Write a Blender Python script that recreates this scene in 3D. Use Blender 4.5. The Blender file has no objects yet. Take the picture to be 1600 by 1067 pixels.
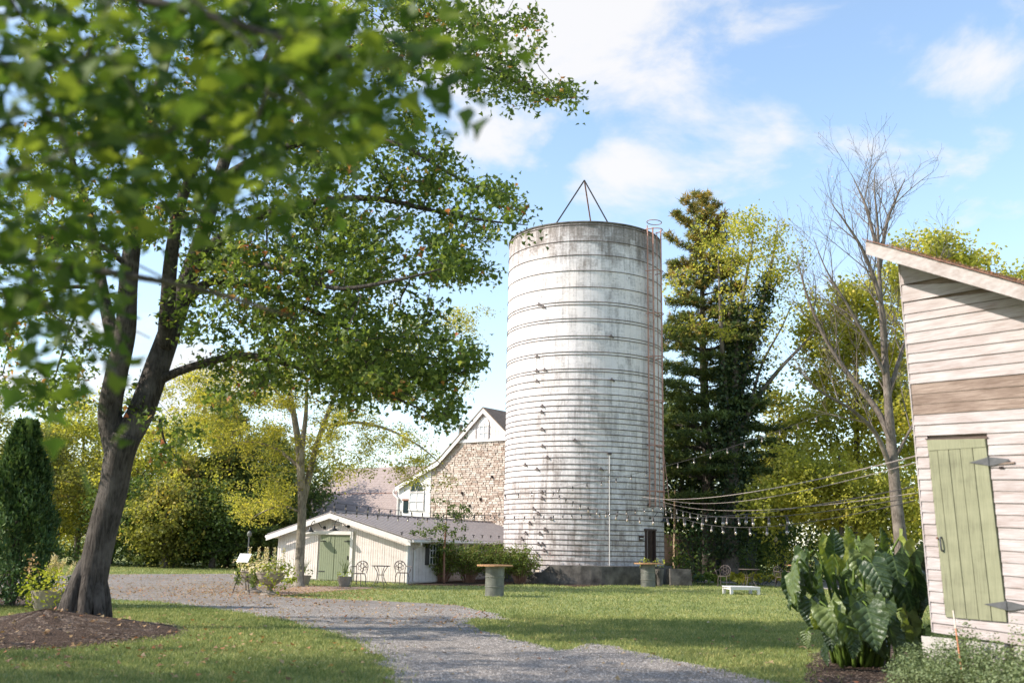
import bpy, math, random
import numpy as np
from mathutils import Matrix, Vector
random.seed(7)
RNG = np.random.default_rng(11)
sc = bpy.context.scene
COL = sc.collection
A = np.array

# ------------------------------------------------------------------ camera
F_PX, CAM_H = 1555.0, 1.6                       # focal length in photo pixels, eye height
_th, _ro = math.radians(11.53), math.radians(1.1)
cF = A([0, math.cos(_th), math.sin(_th)]); _u = A([0, -math.sin(_th), math.cos(_th)]); _r = A([1., 0, 0])
cR = math.cos(_ro)*_r + math.sin(_ro)*_u
cU = math.cos(_ro)*_u - math.sin(_ro)*_r
CAM = A([0, 0, CAM_H])
cd = bpy.data.cameras.new('camera'); cam = bpy.data.objects.new('camera', cd); COL.objects.link(cam)
cd.sensor_width = 36; cd.lens = 35.0; cd.clip_start = 0.05; cd.clip_end = 3000
cd.dof.use_dof = True; cd.dof.focus_distance = 42; cd.dof.aperture_fstop = 1.5
m = Matrix.Identity(4)
for i in range(3):
    m[i][0], m[i][1], m[i][2], m[i][3] = cR[i], cU[i], -cF[i], CAM[i]
cam.matrix_world = m; sc.camera = cam

def ray(x, y): return cF*F_PX + cR*(x-800) - cU*(y-533.5)
def G(x, y, z=0.0):                              # photo pixel -> point on the level z
    d = ray(x, y); return CAM + d*(z-CAM_H)/d[2]
def D(x, y, Y):                                  # photo pixel -> point at depth Y
    d = ray(x, y); return CAM + d*Y/d[1]
def PW(x, y, o, n):                              # photo pixel -> point on a plane
    d = ray(x, y); return CAM + d*(np.dot(A(o)-CAM, n)/np.dot(d, n))
def pxl(P):
    v = P-CAM; z = v@cF
    return 800+F_PX*(v@cR)/z, 533.5-F_PX*(v@cU)/z

# ------------------------------------------------------------------ light
SUN_AZ = math.radians(-100.0)                     # compass angle of the sun from +Y (negative = to the left)
SUN_EL = math.radians(36.0)
sun_dir = Vector((math.sin(SUN_AZ)*math.cos(SUN_EL), math.cos(SUN_AZ)*math.cos(SUN_EL), math.sin(SUN_EL)))
sl = bpy.data.lights.new('sun', 'SUN'); sl.energy = 3.25; sl.angle = math.radians(0.5); sl.color = (1.0, 0.93, 0.82)
so = bpy.data.objects.new('sun', sl); COL.objects.link(so)
so.rotation_euler = sun_dir.to_track_quat('Z', 'Y').to_euler()
w = bpy.data.worlds.new('World'); sc.world = w; w.use_nodes = True
nt = w.node_tree; nt.nodes.clear()
def N(t, **k):
    n = nt.nodes.new(t)
    for a, b in k.items():
        if a == 'inp':
            for i, v in b.items(): n.inputs[i].default_value = v
        else: setattr(n, a, b)
    return n
def L(a, b): nt.links.new(a, b)
out = N('ShaderNodeOutputWorld')
sky = N('ShaderNodeTexSky', sky_type='NISHITA', sun_disc=False, sun_elevation=SUN_EL, sun_rotation=SUN_AZ, altitude=100, air_density=1.0, dust_density=0.6, ozone_density=1.6)
bg = N('ShaderNodeBackground'); tn = N('ShaderNodeMix', data_type='RGBA', blend_type='MULTIPLY'); tn.inputs[0].default_value = 1.0; L(sky.outputs[0], tn.inputs[6]); tn.inputs[7].default_value = (1.0, 1.015, .97, 1); L(tn.outputs[2], bg.inputs[0]); bg.inputs[1].default_value = 0.15
bgc = N('ShaderNodeBackground', inp={0: (1.0, 0.985, 0.985, 1), 1: 0.455})
tc = N('ShaderNodeTexCoord'); nrm = N('ShaderNodeVectorMath', operation='NORMALIZE'); L(tc.outputs['Generated'], nrm.inputs[0])
mpn = N('ShaderNodeMapping'); mpn.inputs['Scale'].default_value = (1, 1, 1.7); L(nrm.outputs[0], mpn.inputs[0])
ns = N('ShaderNodeTexNoise', inp={'Scale': 5.5, 'Detail': 9.0, 'Roughness': 0.58, 'Distortion': 0.25}); L(mpn.outputs[0], ns.inputs['Vector'])
def M2(op, a, b=None, clamp=False):
    n = N('ShaderNodeMath', operation=op, use_clamp=clamp)
    for i, v in enumerate([a, b]):
        if v is None: continue
        if isinstance(v, (int, float)): n.inputs[i].default_value = v
        else: L(v, n.inputs[i])
    return n.outputs[0]
field = M2('MULTIPLY', M2('SUBTRACT', ns.outputs['Fac'], 0.5), 4.0)
acc = None
# clouds that stand in the sky: centre, size and weight
for (x, y, rx, ry, wt) in [(960, 40, 330, 140, .80), (1190, 50, 150, 90, .7), (1190, 185, 75, 60, .55), (790, 205, 100, 50, .8), (965, 258, 60, 45, .6),
        (1540, 120, 170, 80, 1.05), (1410, 75, 75, 50, .8), (1335, 108, 60, 40, .4), (1395, 220, 95, 40, .7), (1550, 207, 70, 30, .65), (1370, 280, 70, 45, .35), (1130, 240, 60, 40, .25), (1560, 330, 60, 30, .25), (1290, 130, 90, 60, .45), (1480, 190, 110, 45, .4), (1090, 110, 120, 80, .4),
        (140, 525, 110, 45, .75), (60, 600, 170, 80, .8), (700, 665, 180, 70, .85), (300, 600, 140, 60, .8), (420, 20, 400, 130, .5), (1240, 600, 90, 50, .35)]:
    c = ray(x, y); c /= np.linalg.norm(c)
    e1 = ray(x+50, y) - ray(x-50, y); e1 /= np.linalg.norm(e1); e2 = np.cross(c, e1); e2 /= np.linalg.norm(e2)
    a = N('ShaderNodeVectorMath', operation='DOT_PRODUCT'); L(nrm.outputs[0], a.inputs[0]); a.inputs[1].default_value = tuple(e1/(rx/F_PX))
    b = N('ShaderNodeVectorMath', operation='DOT_PRODUCT'); L(nrm.outputs[0], b.inputs[0]); b.inputs[1].default_value = tuple(e2/(ry/F_PX))
    ca, cb = float(c@e1)/(rx/F_PX), float(c@e2)/(ry/F_PX)
    a2 = M2('POWER', M2('SUBTRACT', a.outputs['Value'], ca), 2.0); b2 = M2('POWER', M2('SUBTRACT', b.outputs['Value'], cb), 2.0)
    fr = N('ShaderNodeVectorMath', operation='DOT_PRODUCT'); L(nrm.outputs[0], fr.inputs[0]); fr.inputs[1].default_value = tuple(c)
    g = M2('MULTIPLY', M2('MULTIPLY', M2('POWER', 2.71828, M2('MULTIPLY', M2('ADD', a2, b2), -0.8)), wt), M2('GREATER_THAN', fr.outputs['Value'], 0.0))
    acc = g if acc is None else M2('MAXIMUM', acc, g)
fsum = M2('ADD', field, acc)
mr = N('ShaderNodeMapRange', interpolation_type='SMOOTHSTEP'); L(fsum, mr.inputs[0])
for i, v in zip((1, 2, 3, 4), (0.18, 1.05, 0.07, 0.92)): mr.inputs[i].default_value = v
sxyz = N('ShaderNodeSeparateXYZ'); L(nrm.outputs[0], sxyz.inputs[0])
hz = M2('MULTIPLY', M2('POWER', 2.71828, M2('MULTIPLY', M2('MAXIMUM', sxyz.outputs['Z'], 0.0), -4.5)), 0.50)   # pale low air
cl = M2('MAXIMUM', mr.outputs[0], hz)
mx = N('ShaderNodeMixShader'); L(cl, mx.inputs[0]); L(bg.outputs[0], mx.inputs[1]); L(bgc.outputs[0], mx.inputs[2]); L(mx.outputs[0], out.inputs[0])
sc.view_settings.view_transform = 'Standard'; sc.view_settings.look = 'None'
sc.view_settings.exposure = 1.15; sc.view_settings.gamma = 1.0; sc.view_settings.use_curve_mapping = False
try:
    sc.cycles.max_bounces = 6; sc.cycles.diffuse_bounces = 3; sc.cycles.transmission_bounces = 4; sc.cycles.transparent_max_bounces = 4
    sc.cycles.use_denoising = True; sc.cycles.sample_clamp_indirect = 6
except Exception: pass

# ------------------------------------------------------------------ materials
def newmat(name):
    global nt
    mt = bpy.data.materials.new(name); mt.use_nodes = True; nt = mt.node_tree; nt.nodes.clear()
    o = N('ShaderNodeOutputMaterial'); p = N('ShaderNodeBsdfPrincipled'); L(p.outputs[0], o.inputs[0])
    return mt, p, o
def ramp(src, stops, interp='LINEAR'):
    r = N('ShaderNodeValToRGB'); r.color_ramp.interpolation = interp
    e = r.color_ramp.elements
    while len(e) < len(stops): e.new(0.5)
    for i, (p, c) in enumerate(stops):
        e[i].position = p; e[i].color = (c[0], c[1], c[2], 1)
    L(src, r.inputs[0]); return r.outputs[0]
def pos(scale=(1, 1, 1), rot=(0, 0, 0), obj=False):
    if obj: s = N('ShaderNodeTexCoord').outputs['Object']
    else: s = N('ShaderNodeNewGeometry').outputs['Position']
    mp = N('ShaderNodeMapping'); mp.inputs['Scale'].default_value = scale; mp.inputs['Rotation'].default_value = rot
    L(s, mp.inputs[0]); return mp.outputs[0]
def noise(v, scale, detail=4, rough=.55, dist=0.):
    n = N('ShaderNodeTexNoise', inp={'Scale': scale, 'Detail': detail, 'Roughness': rough, 'Distortion': dist}); L(v, n.inputs['Vector']); return n.outputs['Fac']
def mixc(f, a, b, mode='MIX'):
    n = N('ShaderNodeMix', data_type='RGBA', blend_type=mode)
    for i, v in ((0, f), (6, a), (7, b)):
        if isinstance(v, (int, float)): n.inputs[i].default_value = v
        elif isinstance(v, tuple): n.inputs[i].default_value = (v[0], v[1], v[2], 1)
        else: L(v, n.inputs[i])
    return n.outputs[2]
def bump(p, h, strength=.5, dist=.02):
    b = N('ShaderNodeBump', inp={'Strength': strength, 'Distance': dist}); L(h, b.inputs['Height']); L(b.outputs[0], p.inputs['Normal'])
def attr(name): return N('ShaderNodeAttribute', attribute_name=name).outputs['Fac']
MATS = {}
def simple(name, col, rough=.7, metal=0., var=.12, scale=6., bmp=0., spec=.4):
    mt, p, o = newmat(name)
    v = pos(); n1 = noise(v, scale, 5)
    lo = tuple(c*(1-var) for c in col); hi = tuple(min(1, c*(1+var)) for c in col)
    L(ramp(n1, [(.3, lo), (.7, hi)]), p.inputs['Base Color'])
    p.inputs['Roughness'].default_value = rough; p.inputs['Metallic'].default_value = metal
    p.inputs['Specular IOR Level'].default_value = spec
    if bmp: bump(p, noise(v, scale*6, 4), .6, bmp)
    MATS[name] = mt; return mt
def leafmat(name, stops, trans=.35, rough=.55, spec=.25, patch=0.6):
    mt, p, o = newmat(name)
    base = ramp(attr('tint'), stops)
    n1 = noise(pos(), patch, 3)
    c = mixc(1.0, base, ramp(n1, [(.3, (.80, .82, .80)), (.72, (1.2, 1.15, 1.1))]), 'MULTIPLY')
    L(c, p.inputs['Base Color']); p.inputs['Roughness'].default_value = rough; p.inputs['Specular IOR Level'].default_value = spec
    t = N('ShaderNodeBsdfTranslucent'); L(mixc(1.0, c, (1.25, 1.3, .7), 'MULTIPLY'), t.inputs[0])
    mxs = N('ShaderNodeMixShader', inp={0: trans}); L(p.outputs[0], mxs.inputs[1]); L(t.outputs[0], mxs.inputs[2]); L(mxs.outputs[0], o.inputs[0])
    MATS[name] = mt; return mt
leafmat('maple_leaf', [(0, (.065, .105, .030)), (.45, (.145, .20, .05)), (.80, (.30, .34, .085)), (.88, (.42, .34, .10)), (.94, (.55, .26, .10)), (1, (.50, .14, .07))], .5, patch=.5)
leafmat('near_leaf', [(0, (.028, .060, .013)), (.5, (.065, .115, .022)), (.85, (.20, .25, .045)), (.96, (.34, .34, .05)), (1, (.42, .14, .03))], .50, patch=1.5)
leafmat('locust_leaf', [(0, (.18, .20, .045)), (.45, (.38, .36, .07)), (.8, (.55, .48, .10)), (1, (.66, .56, .12))], .52)
leafmat('olive_leaf', [(0, (.11, .12, .036)), (.5, (.26, .26, .07)), (.85, (.42, .37, .09)), (1, (.50, .36, .09))], .5)
leafmat('yellow_leaf', [(0, (.20, .22, .045)), (.4, (.40, .39, .08)), (.8, (.56, .50, .11)), (1, (.68, .56, .13))], .55)
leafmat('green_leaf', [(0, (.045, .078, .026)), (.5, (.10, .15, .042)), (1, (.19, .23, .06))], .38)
leafmat('bush_leaf', [(0, (.06, .10, .025)), (.5, (.15, .20, .045)), (.9, (.26, .30, .06)), (1, (.28, .2, .07))], .3)
leafmat('arbor_leaf', [(0, (.030, .065, .026)), (.5, (.075, .135, .046)), (1, (.16, .22, .08))], .15)
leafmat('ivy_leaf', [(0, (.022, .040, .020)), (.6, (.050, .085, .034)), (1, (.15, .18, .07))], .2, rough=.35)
leafmat('needle', [(0, (.055, .085, .030)), (.45, (.14, .185, .05)), (.70, (.25, .26, .07)), (.86, (.32, .25, .06)), (1, (.50, .32, .10))], .15)
leafmat('lime_leaf', [(0, (.17, .22, .025)), (.5, (.40, .44, .05)), (.9, (.62, .58, .12)), (1, (.6, .4, .12))], .4)
leafmat('gold_leaf', [(0, (.22, .22, .03)), (.5, (.45, .40, .05)), (1, (.70, .58, .12))], .35)
leafmat('plume', [(0, (.45, .36, .22)), (1, (.78, .68, .5))], .4)
leafmat('hosta_leaf', [(0, (.05, .09, .02)), (.6, (.14, .19, .04)), (1, (.4, .42, .1))], .3)
leafmat('dry_leaf', [(0, (.18, .10, .05)), (.4, (.36, .22, .11)), (.75, (.46, .34, .20)), (.92, (.45, .14, .06)), (1, (.58, .48, .36))], .2)
leafmat('herb_leaf', [(0, (.11, .15, .07)), (.5, (.21, .26, .13)), (1, (.33, .37, .21))], .25)
leafmat('blue_shrub', [(0, (.02, .05, .04)), (1, (.07, .12, .09))], .2)
leafmat('flower', [(0, (.35, .05, .08)), (1, (.6, .15, .2))], .3)
def grassmat(name, blade):
    mt, p, o = newmat(name)
    v = pos(); big = noise(v, .35, 3); mid = noise(v, 2.2, 4)
    c1 = ramp(big, [(.3, (.205, .252, .098)), (.7, (.325, .342, .148))])
    c2 = ramp(mid, [(.25, (.66, .74, .62)), (.75, (1.3, 1.2, 1.12))])
    c = mixc(1.0, c1, c2, 'MULTIPLY')
    if blade:
        c = mixc(1.0, c, ramp(attr('tint'), [(0, (.6, .68, .5)), (.7, (1.15, 1.12, 1.0)), (.93, (1.5, 1.3, 1.2)), (1, (2.2, 1.6, 1.9))]), 'MULTIPLY')
        t = N('ShaderNodeBsdfTranslucent'); L(c, t.inputs[0])
        mxs = N('ShaderNodeMixShader', inp={0: .35}); L(p.outputs[0], mxs.inputs[1]); L(t.outputs[0], mxs.inputs[2]); L(mxs.outputs[0], o.inputs[0])
    else:
        bump(p, noise(v, 45, 5, .7), .9, .03)
    L(c, p.inputs['Base Color']); p.inputs['Roughness'].default_value = .75; p.inputs['Specular IOR Level'].default_value = .2
    MATS[name] = mt
grassmat('lawn', False); grassmat('blade', True)
def gravelmat(name, a, b, c):
    mt, p, o = newmat(name)
    v = pos(); vo = N('ShaderNodeTexVoronoi', inp={'Scale': 52.0}); L(v, vo.inputs['Vector'])
    cc = ramp(vo.outputs['Color'], [(.1, a), (.5, b), (.95, c)])
    cc = mixc(1.0, cc, ramp(noise(v, .9, 5, .6), [(.3, (.84, .83, .82)), (.7, (1.14, 1.12, 1.1))]), 'MULTIPLY')
    if name == 'gravel': cc = mixc(ramp(noise(pos((1, .45, 1)), .55, 5, .6, .5), [(.50, (0, 0, 0)), (.68, (.6, .6, .6))]), cc, (.25, .205, .16)); cc = mixc(ramp(noise(pos(), 2.6, 6, .7), [(.60, (0, 0, 0)), (.72, (.35, .35, .35))]), cc, (.15, .17, .07))
    L(cc, p.inputs['Base Color']); p.inputs['Roughness'].default_value = .9; p.inputs['Specular IOR Level'].default_value = .15
    bump(p, vo.outputs['Distance'], 1.0, .03); MATS[name] = mt
gravelmat('gravel', (.20, .175, .16), (.31, .275, .25), (.47, .42, .385))
gravelmat('mulch', (.035, .022, .016), (.085, .055, .04), (.17, .115, .085))
gravelmat('paving', (.42, .36, .32), (.5, .44, .40), (.58, .52, .48))
simple('chip', (.12, .08, .058), .9, var=.5, scale=30)
mt, p, o = newmat('pebble'); L(ramp(attr('tint'), [(0, (.17, .150, .138)), (.5, (.31, .275, .25)), (1, (.54, .485, .445))]), p.inputs['Base Color']); p.inputs['Roughness'].default_value = .85; MATS['pebble'] = mt
mt, p, o = newmat('mulch_chip'); L(ramp(attr('tint'), [(0, (.03, .018, .012)), (.6, (.09, .055, .038)), (1, (.24, .17, .12))]), p.inputs['Base Color']); p.inputs['Roughness'].default_value = .85; MATS['mulch_chip'] = mt
def barkmat(name, a, b, sc_=(9, 9, 1.3), bm=.03, moss=None):
    mt, p, o = newmat(name)
    v = pos(sc_); n1 = noise(v, 2.2, 7, .68, .6); n2 = noise(pos(), 2.5, 3)
    c = ramp(n1, [(.33, a), (.62, b)]); c = mixc(ramp(n2, [(.48, (0, 0, 0)), (.66, (.6, .6, .6))]), c, tuple(min(1, x*1.35+.02) for x in b))
    L(c, p.inputs['Base Color']); p.inputs['Roughness'].default_value = .9; p.inputs['Specular IOR Level'].default_value = .15
    bump(p, n1, 1.0, bm); MATS[name] = mt
barkmat('maple_bark', (.028, .023, .020), (.12, .10, .088), (11, 11, 1.6), .07)
barkmat('pale_bark', (.10, .085, .065), (.30, .255, .20), (12, 12, 2.2), .03)
barkmat('dark_bark', (.04, .034, .03), (.13, .11, .095))
barkmat('bare_bark', (.075, .060, .050), (.19, .155, .13), (10, 10, 3), .02)
barkmat('red_stem', (.16, .07, .05), (.34, .19, .13))
barkmat('cut_log', (.2, .13, .08), (.42, .3, .2))

# stave silo concrete: whitewash, worn and streaked
SILO = A([3.52, 47.5]); SR = 3.74; SH = 16.17; NST = 72; STH = .7405
def silomat():
    mt, p, o = newmat('stave_concrete')
    g = N('ShaderNodeNewGeometry').outputs['Position']
    s = N('ShaderNodeSeparateXYZ'); L(g, s.inputs[0])
    an = M2('ARCTAN2', M2('SUBTRACT', s.outputs['Y'], float(SILO[1])), M2('SUBTRACT', s.outputs['X'], float(SILO[0])))
    ia = M2('FLOOR', M2('MULTIPLY', an, NST/(2*math.pi))); iz = M2('FLOOR', M2('MULTIPLY', s.outputs['Z'], 1/STH*2))
    cb = N('ShaderNodeCombineXYZ'); L(ia, cb.inputs[0]); L(iz, cb.inputs[1])
    wn = N('ShaderNodeTexWhiteNoise', noise_dimensions='3D'); L(cb.outputs[0], wn.inputs['Vector'])
    cyl = N('ShaderNodeCombineXYZ'); L(M2('MULTIPLY', an, SR), cyl.inputs[0]); L(s.outputs['Z'], cyl.inputs[1])
    def mp(sc_):
        q = N('ShaderNodeMapping'); q.inputs['Scale'].default_value = sc_; L(cyl.outputs[0], q.inputs[0]); return q.outputs[0]
    streak = noise(mp((3.2, .30, 1)), 1.6, 7, .7, .4); blot = noise(mp((1, .8, 1)), 1.1, 6, .66); fine = noise(mp((1, 1, 1)), 9, 6, .75)
    white = (.74, .69, .69); grey = (.30, .262, .25)
    # wear with its own shape: cracked whitewash, more bare concrete near the rim and low down
    zt = N('ShaderNodeMapRange'); L(s.outputs['Z'], zt.inputs[0])
    for i, v in zip((1, 2, 3, 4), (13.9, 16.3, 0.0, .26)): zt.inputs[i].default_value = v
    zl = N('ShaderNodeMapRange'); L(s.outputs['Z'], zl.inputs[0])
    for i, v in zip((1, 2, 3, 4), (1.2, 9.0, .115, .0)): zl.inputs[i].default_value = v
    f = M2('ADD', M2('MULTIPLY', M2('ADD', streak, M2('MULTIPLY', blot, .8)), .5), M2('MULTIPLY', fine, .42))
    f = M2('ADD', f, M2('ADD', zt.outputs[0], zl.outputs[0]))
    f = M2('ADD', f, M2('MULTIPLY', M2('SUBTRACT', wn.outputs['Value'], .5), .10))
    c = ramp(f, [(.63, white), (.745, (.53, .495, .495)), (.86, grey), (.97, (.18, .165, .15))])
    yel = ramp(noise(mp((1, .6, 1)), .8, 4), [(.45, (1, .985, .985)), (.75, (1, .95, .90))])
    c = mixc(1.0, c, yel, 'MULTIPLY')
    chip = noise(mp((1.3, 1.6, 1)), 5.5, 8, .8, .8); reg = noise(mp((.5, .35, 1)), 1.3, 3)
    c = mixc(ramp(M2('ADD', chip, M2('MULTIPLY', reg, .25)), [(.735, (0, 0, 0)), (.77, (.75, .75, .75))]), c, (.20, .17, .155))
    rust = noise(mp((7, .25, 1)), 1.5, 4, .7); c = mixc(ramp(rust, [(.60, (0, 0, 0)), (.78, (.45, .45, .45))]), c, (.36, .27, .22))
    L(c, p.inputs['Base Color']); p.inputs['Roughness'].default_value = .85; p.inputs['Specular IOR Level'].default_value = .2
    bump(p, fine, .5, .012); MATS['stave_concrete'] = mt
silomat()
def woodmat(name, light, dark, base=(.2, .12, .09), wear=.55, sc_=(1.2, 1.2, 26)):
    mt, p, o = newmat(name)
    ob = N('ShaderNodeObjectInfo').outputs['Random']
    g = N('ShaderNodeNewGeometry').outputs['Position']
    mp = N('ShaderNodeMapping'); mp.inputs['Scale'].default_value = sc_; L(g, mp.inputs[0])
    cmb = N('ShaderNodeCombineXYZ'); L(M2('MULTIPLY', ob, 40.), cmb.inputs[0]); ad = N('ShaderNodeVectorMath', operation='ADD'); L(mp.outputs[0], ad.inputs[0]); L(cmb.outputs[0], ad.inputs[1])
    grain = noise(ad.outputs[0], 2.5, 8, .72, .3); big = noise(pos((1, 1, 3)), 1.8, 4)
    f = M2('ADD', M2('MULTIPLY', grain, .75), M2('MULTIPLY', big, .35)); f = M2('ADD', f, M2('MULTIPLY', M2('SUBTRACT', ob, .5), .07))
    c = ramp(f, [(wear-.13, light), (wear+.04, dark), (wear+.2, base)])
    L(c, p.inputs['Base Color']); p.inputs['Roughness'].default_value = .85; p.inputs['Specular IOR Level'].default_value = .2
    bump(p, grain, .6, .006); MATS[name] = mt
woodmat('white_board', (.50, .45, .445), (.385, .33, .32), (.27, .20, .175), .53)
woodmat('bare_board', (.36, .28, .235), (.22, .16, .13), (.12, .08, .06), .53)
woodmat('green_plank', (.285, .28, .185), (.235, .232, .15), (.155, .15, .10), .54, (26, 26, 1.2))
woodmat('barge_board', (.46, .41, .395), (.35, .295, .275), (.3, .22, .19), .60, (3, 3, 8))
woodmat('soffit_board', (.44, .43, .39), (.29, .255, .225), (.12, .09, .07), .52, (3, 3, 8))
woodmat('siding', (.72, .645, .615), (.61, .53, .495), (.40, .33, .29), .60, (22, 22, 1.1))
woodmat('shed_green', (.235, .255, .17), (.20, .22, .15), (.15, .165, .11), .60, (20, 20, 1.1))
woodmat('table_wood', (.44, .25, .13), (.35, .19, .095), (.25, .13, .06), .56, (4, 18, 18))
woodmat('fence_wood', (.20, .15, .11), (.14, .10, .075), (.07, .05, .035), .5, (16, 16, 1.1))
def roofmat(name, a, b, rough=.85):
    mt, p, o = newmat(name)
    c = ramp(noise(pos(), 5.5, 6, .75), [(.35, a), (.68, b)])
    L(c, p.inputs['Base Color']); p.inputs['Roughness'].default_value = rough; bump(p, noise(pos(), 40, 3), .5, .01); MATS[name] = mt
roofmat('brown_shingle', (.29, .225, .20), (.38, .30, .27)); roofmat('dark_shingle', (.17, .12, .085), (.28, .205, .15))
roofmat('metal_roof', (.23, .20, .195), (.33, .285, .27), .42)
mt, p, o = newmat('stone'); v = pos()
L(mixc(1.0, ramp(attr('tint'), [(0, (.33, .235, .185)), (.2, (.47, .37, .31)), (.6, (.57, .475, .41)), (.85, (.64, .565, .50)), (1, (.36, .30, .26))]), ramp(noise(v, 9, 5), [(.3, (.86, .85, .84)), (.7, (1.1, 1.09, 1.08))]), 'MULTIPLY'), p.inputs['Base Color'])
p.inputs['Roughness'].default_value = .9; bump(p, noise(v, 18, 5), .8, .03); MATS['stone'] = mt
simple('mortar', (.58, .51, .43), .95, var=.15, scale=8, bmp=.01)
simple('white_paint', (.68, .635, .61), .55, var=.06); simple('stucco', (.68, .65, .62), .85, var=.07, scale=3)
simple('rust_steel', (.24, .12, .085), .8, var=.4, scale=8); simple('ladder_steel', (.42, .23, .18), .7, var=.35, scale=5)
simple('hoop_steel', (.13, .10, .095), .75, var=.4, scale=4); simple('black_steel', (.02, .018, .018), .5, var=.2)
simple('hinge_steel', (.095, .095, .10), .6, .2, var=.25, scale=14); simple('chair_metal', (.13, .10, .09), .55, .2, var=.3, scale=12)
simple('curb_concrete', (.10, .088, .078), .9, var=.6, scale=3.0, bmp=.02); simple('block_concrete', (.46, .42, .39), .9, var=.2, scale=9, bmp=.01)
simple('utility_grey', (.26, .26, .255), .6, var=.15); simple('galv', (.15, .148, .13), .5, .4, var=.28, scale=4)
simple('galv_ring', (.22, .215, .19), .45, .6, var=.2, scale=4); simple('painted_dark_inside', (.02, .012, .010), .95)  # the near-black colour paints the shade inside openings
simple('blue_panel', (.10, .125, .14), .7, var=.2, scale=2); simple('terracotta', (.40, .22, .16), .85, var=.2)
simple('stone_urn', (.34, .28, .235), .9, var=.3, scale=9, bmp=.01); simple('barrel_pot', (.27, .23, .19), .9, var=.2)
simple('marker_orange', (.62, .24, .13), .45, var=.05); simple('marker_white', (.72, .62, .52), .45, var=.05)
simple('cable', (.06, .05, .05), .6); simple('guy_wire', (.42, .34, .31), .5, .2, var=.1); simple('shade_black', (.03, .03, .03), .4); simple('brown_frame', (.055, .032, .028), .6)
simple('shutter_dark', (.05, .045, .042), .7); simple('blind', (.62, .64, .66), .6, var=.04, scale=2); simple('paper', (.82, .80, .76), .6, var=.03)
simple('lamp_inner', (.6, .6, .58), .4); simple('moss_dirt', (.12, .10, .06), .95, var=.4, scale=3, bmp=.02); simple('bare_earth', (.30, .205, .15), .95, var=.3, scale=5, bmp=.01)
mt, p, o = newmat('glass_dark'); p.inputs['Base Color'].default_value = (.03, .045, .05, 1); p.inputs['Roughness'].default_value = .06; p.inputs['Specular IOR Level'].default_value = .9; MATS['glass_dark'] = mt
mt, p, o = newmat('bulb_glass'); p.inputs['Base Color'].default_value = (.46, .36, .30, 1); p.inputs['Roughness'].default_value = .12; p.inputs['Transmission Weight'].default_value = .25; p.inputs['Specular IOR Level'].default_value = .8; MATS['bulb_glass'] = mt
def earmat():
    mt, p, o = newmat('elephant_leaf')
    uv = N('ShaderNodeUVMap').outputs[0]; s = N('ShaderNodeSeparateXYZ'); L(uv, s.inputs[0])
    ax = M2('ABSOLUTE', s.outputs['X'])
    vein = M2('ABSOLUTE', M2('SINE', M2('MULTIPLY', M2('SUBTRACT', s.outputs['Y'], M2('MULTIPLY', ax, .75)), 22.)))
    vmask = M2('LESS_THAN', M2('MULTIPLY', vein, 1.0), .13); mid = M2('LESS_THAN', ax, .022)
    vm = M2('MAXIMUM', vmask, mid)
    ob = N('ShaderNodeObjectInfo').outputs['Random']
    base = ramp(ob, [(0, (.028, .052, .022)), (.6, (.065, .10, .036)), (.9, (.16, .20, .06)), (1, (.34, .37, .07))])
    c = mixc(1.0, base, ramp(noise(pos(), 9, 4), [(.3, (.75, .78, .78)), (.7, (1.25, 1.2, 1.2))]), 'MULTIPLY')
    c = mixc(M2('MULTIPLY', vm, .38), c, (.20, .27, .10))
    L(c, p.inputs['Base Color']); p.inputs['Roughness'].default_value = .36; p.inputs['Specular IOR Level'].default_value = .5
    b = N('ShaderNodeBump', inp={'Strength': .7, 'Distance': .014}); L(M2('ADD', vein, M2('MULTIPLY', noise(pos(), 16, 4), 1.5)), b.inputs['Height']); L(b.outputs[0], p.inputs['Normal'])
    t = N('ShaderNodeBsdfTranslucent'); L(mixc(1.0, c, (1.6, 1.7, .6), 'MULTIPLY'), t.inputs[0])
    mxs = N('ShaderNodeMixShader', inp={0: .28}); L(p.outputs[0], mxs.inputs[1]); L(t.outputs[0], mxs.inputs[2]); L(mxs.outputs[0], o.inputs[0])
    MATS['elephant_leaf'] = mt
earmat()
leafmat('petiole', [(0, (.12, .18, .03)), (1, (.34, .36, .06))], .2)

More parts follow.
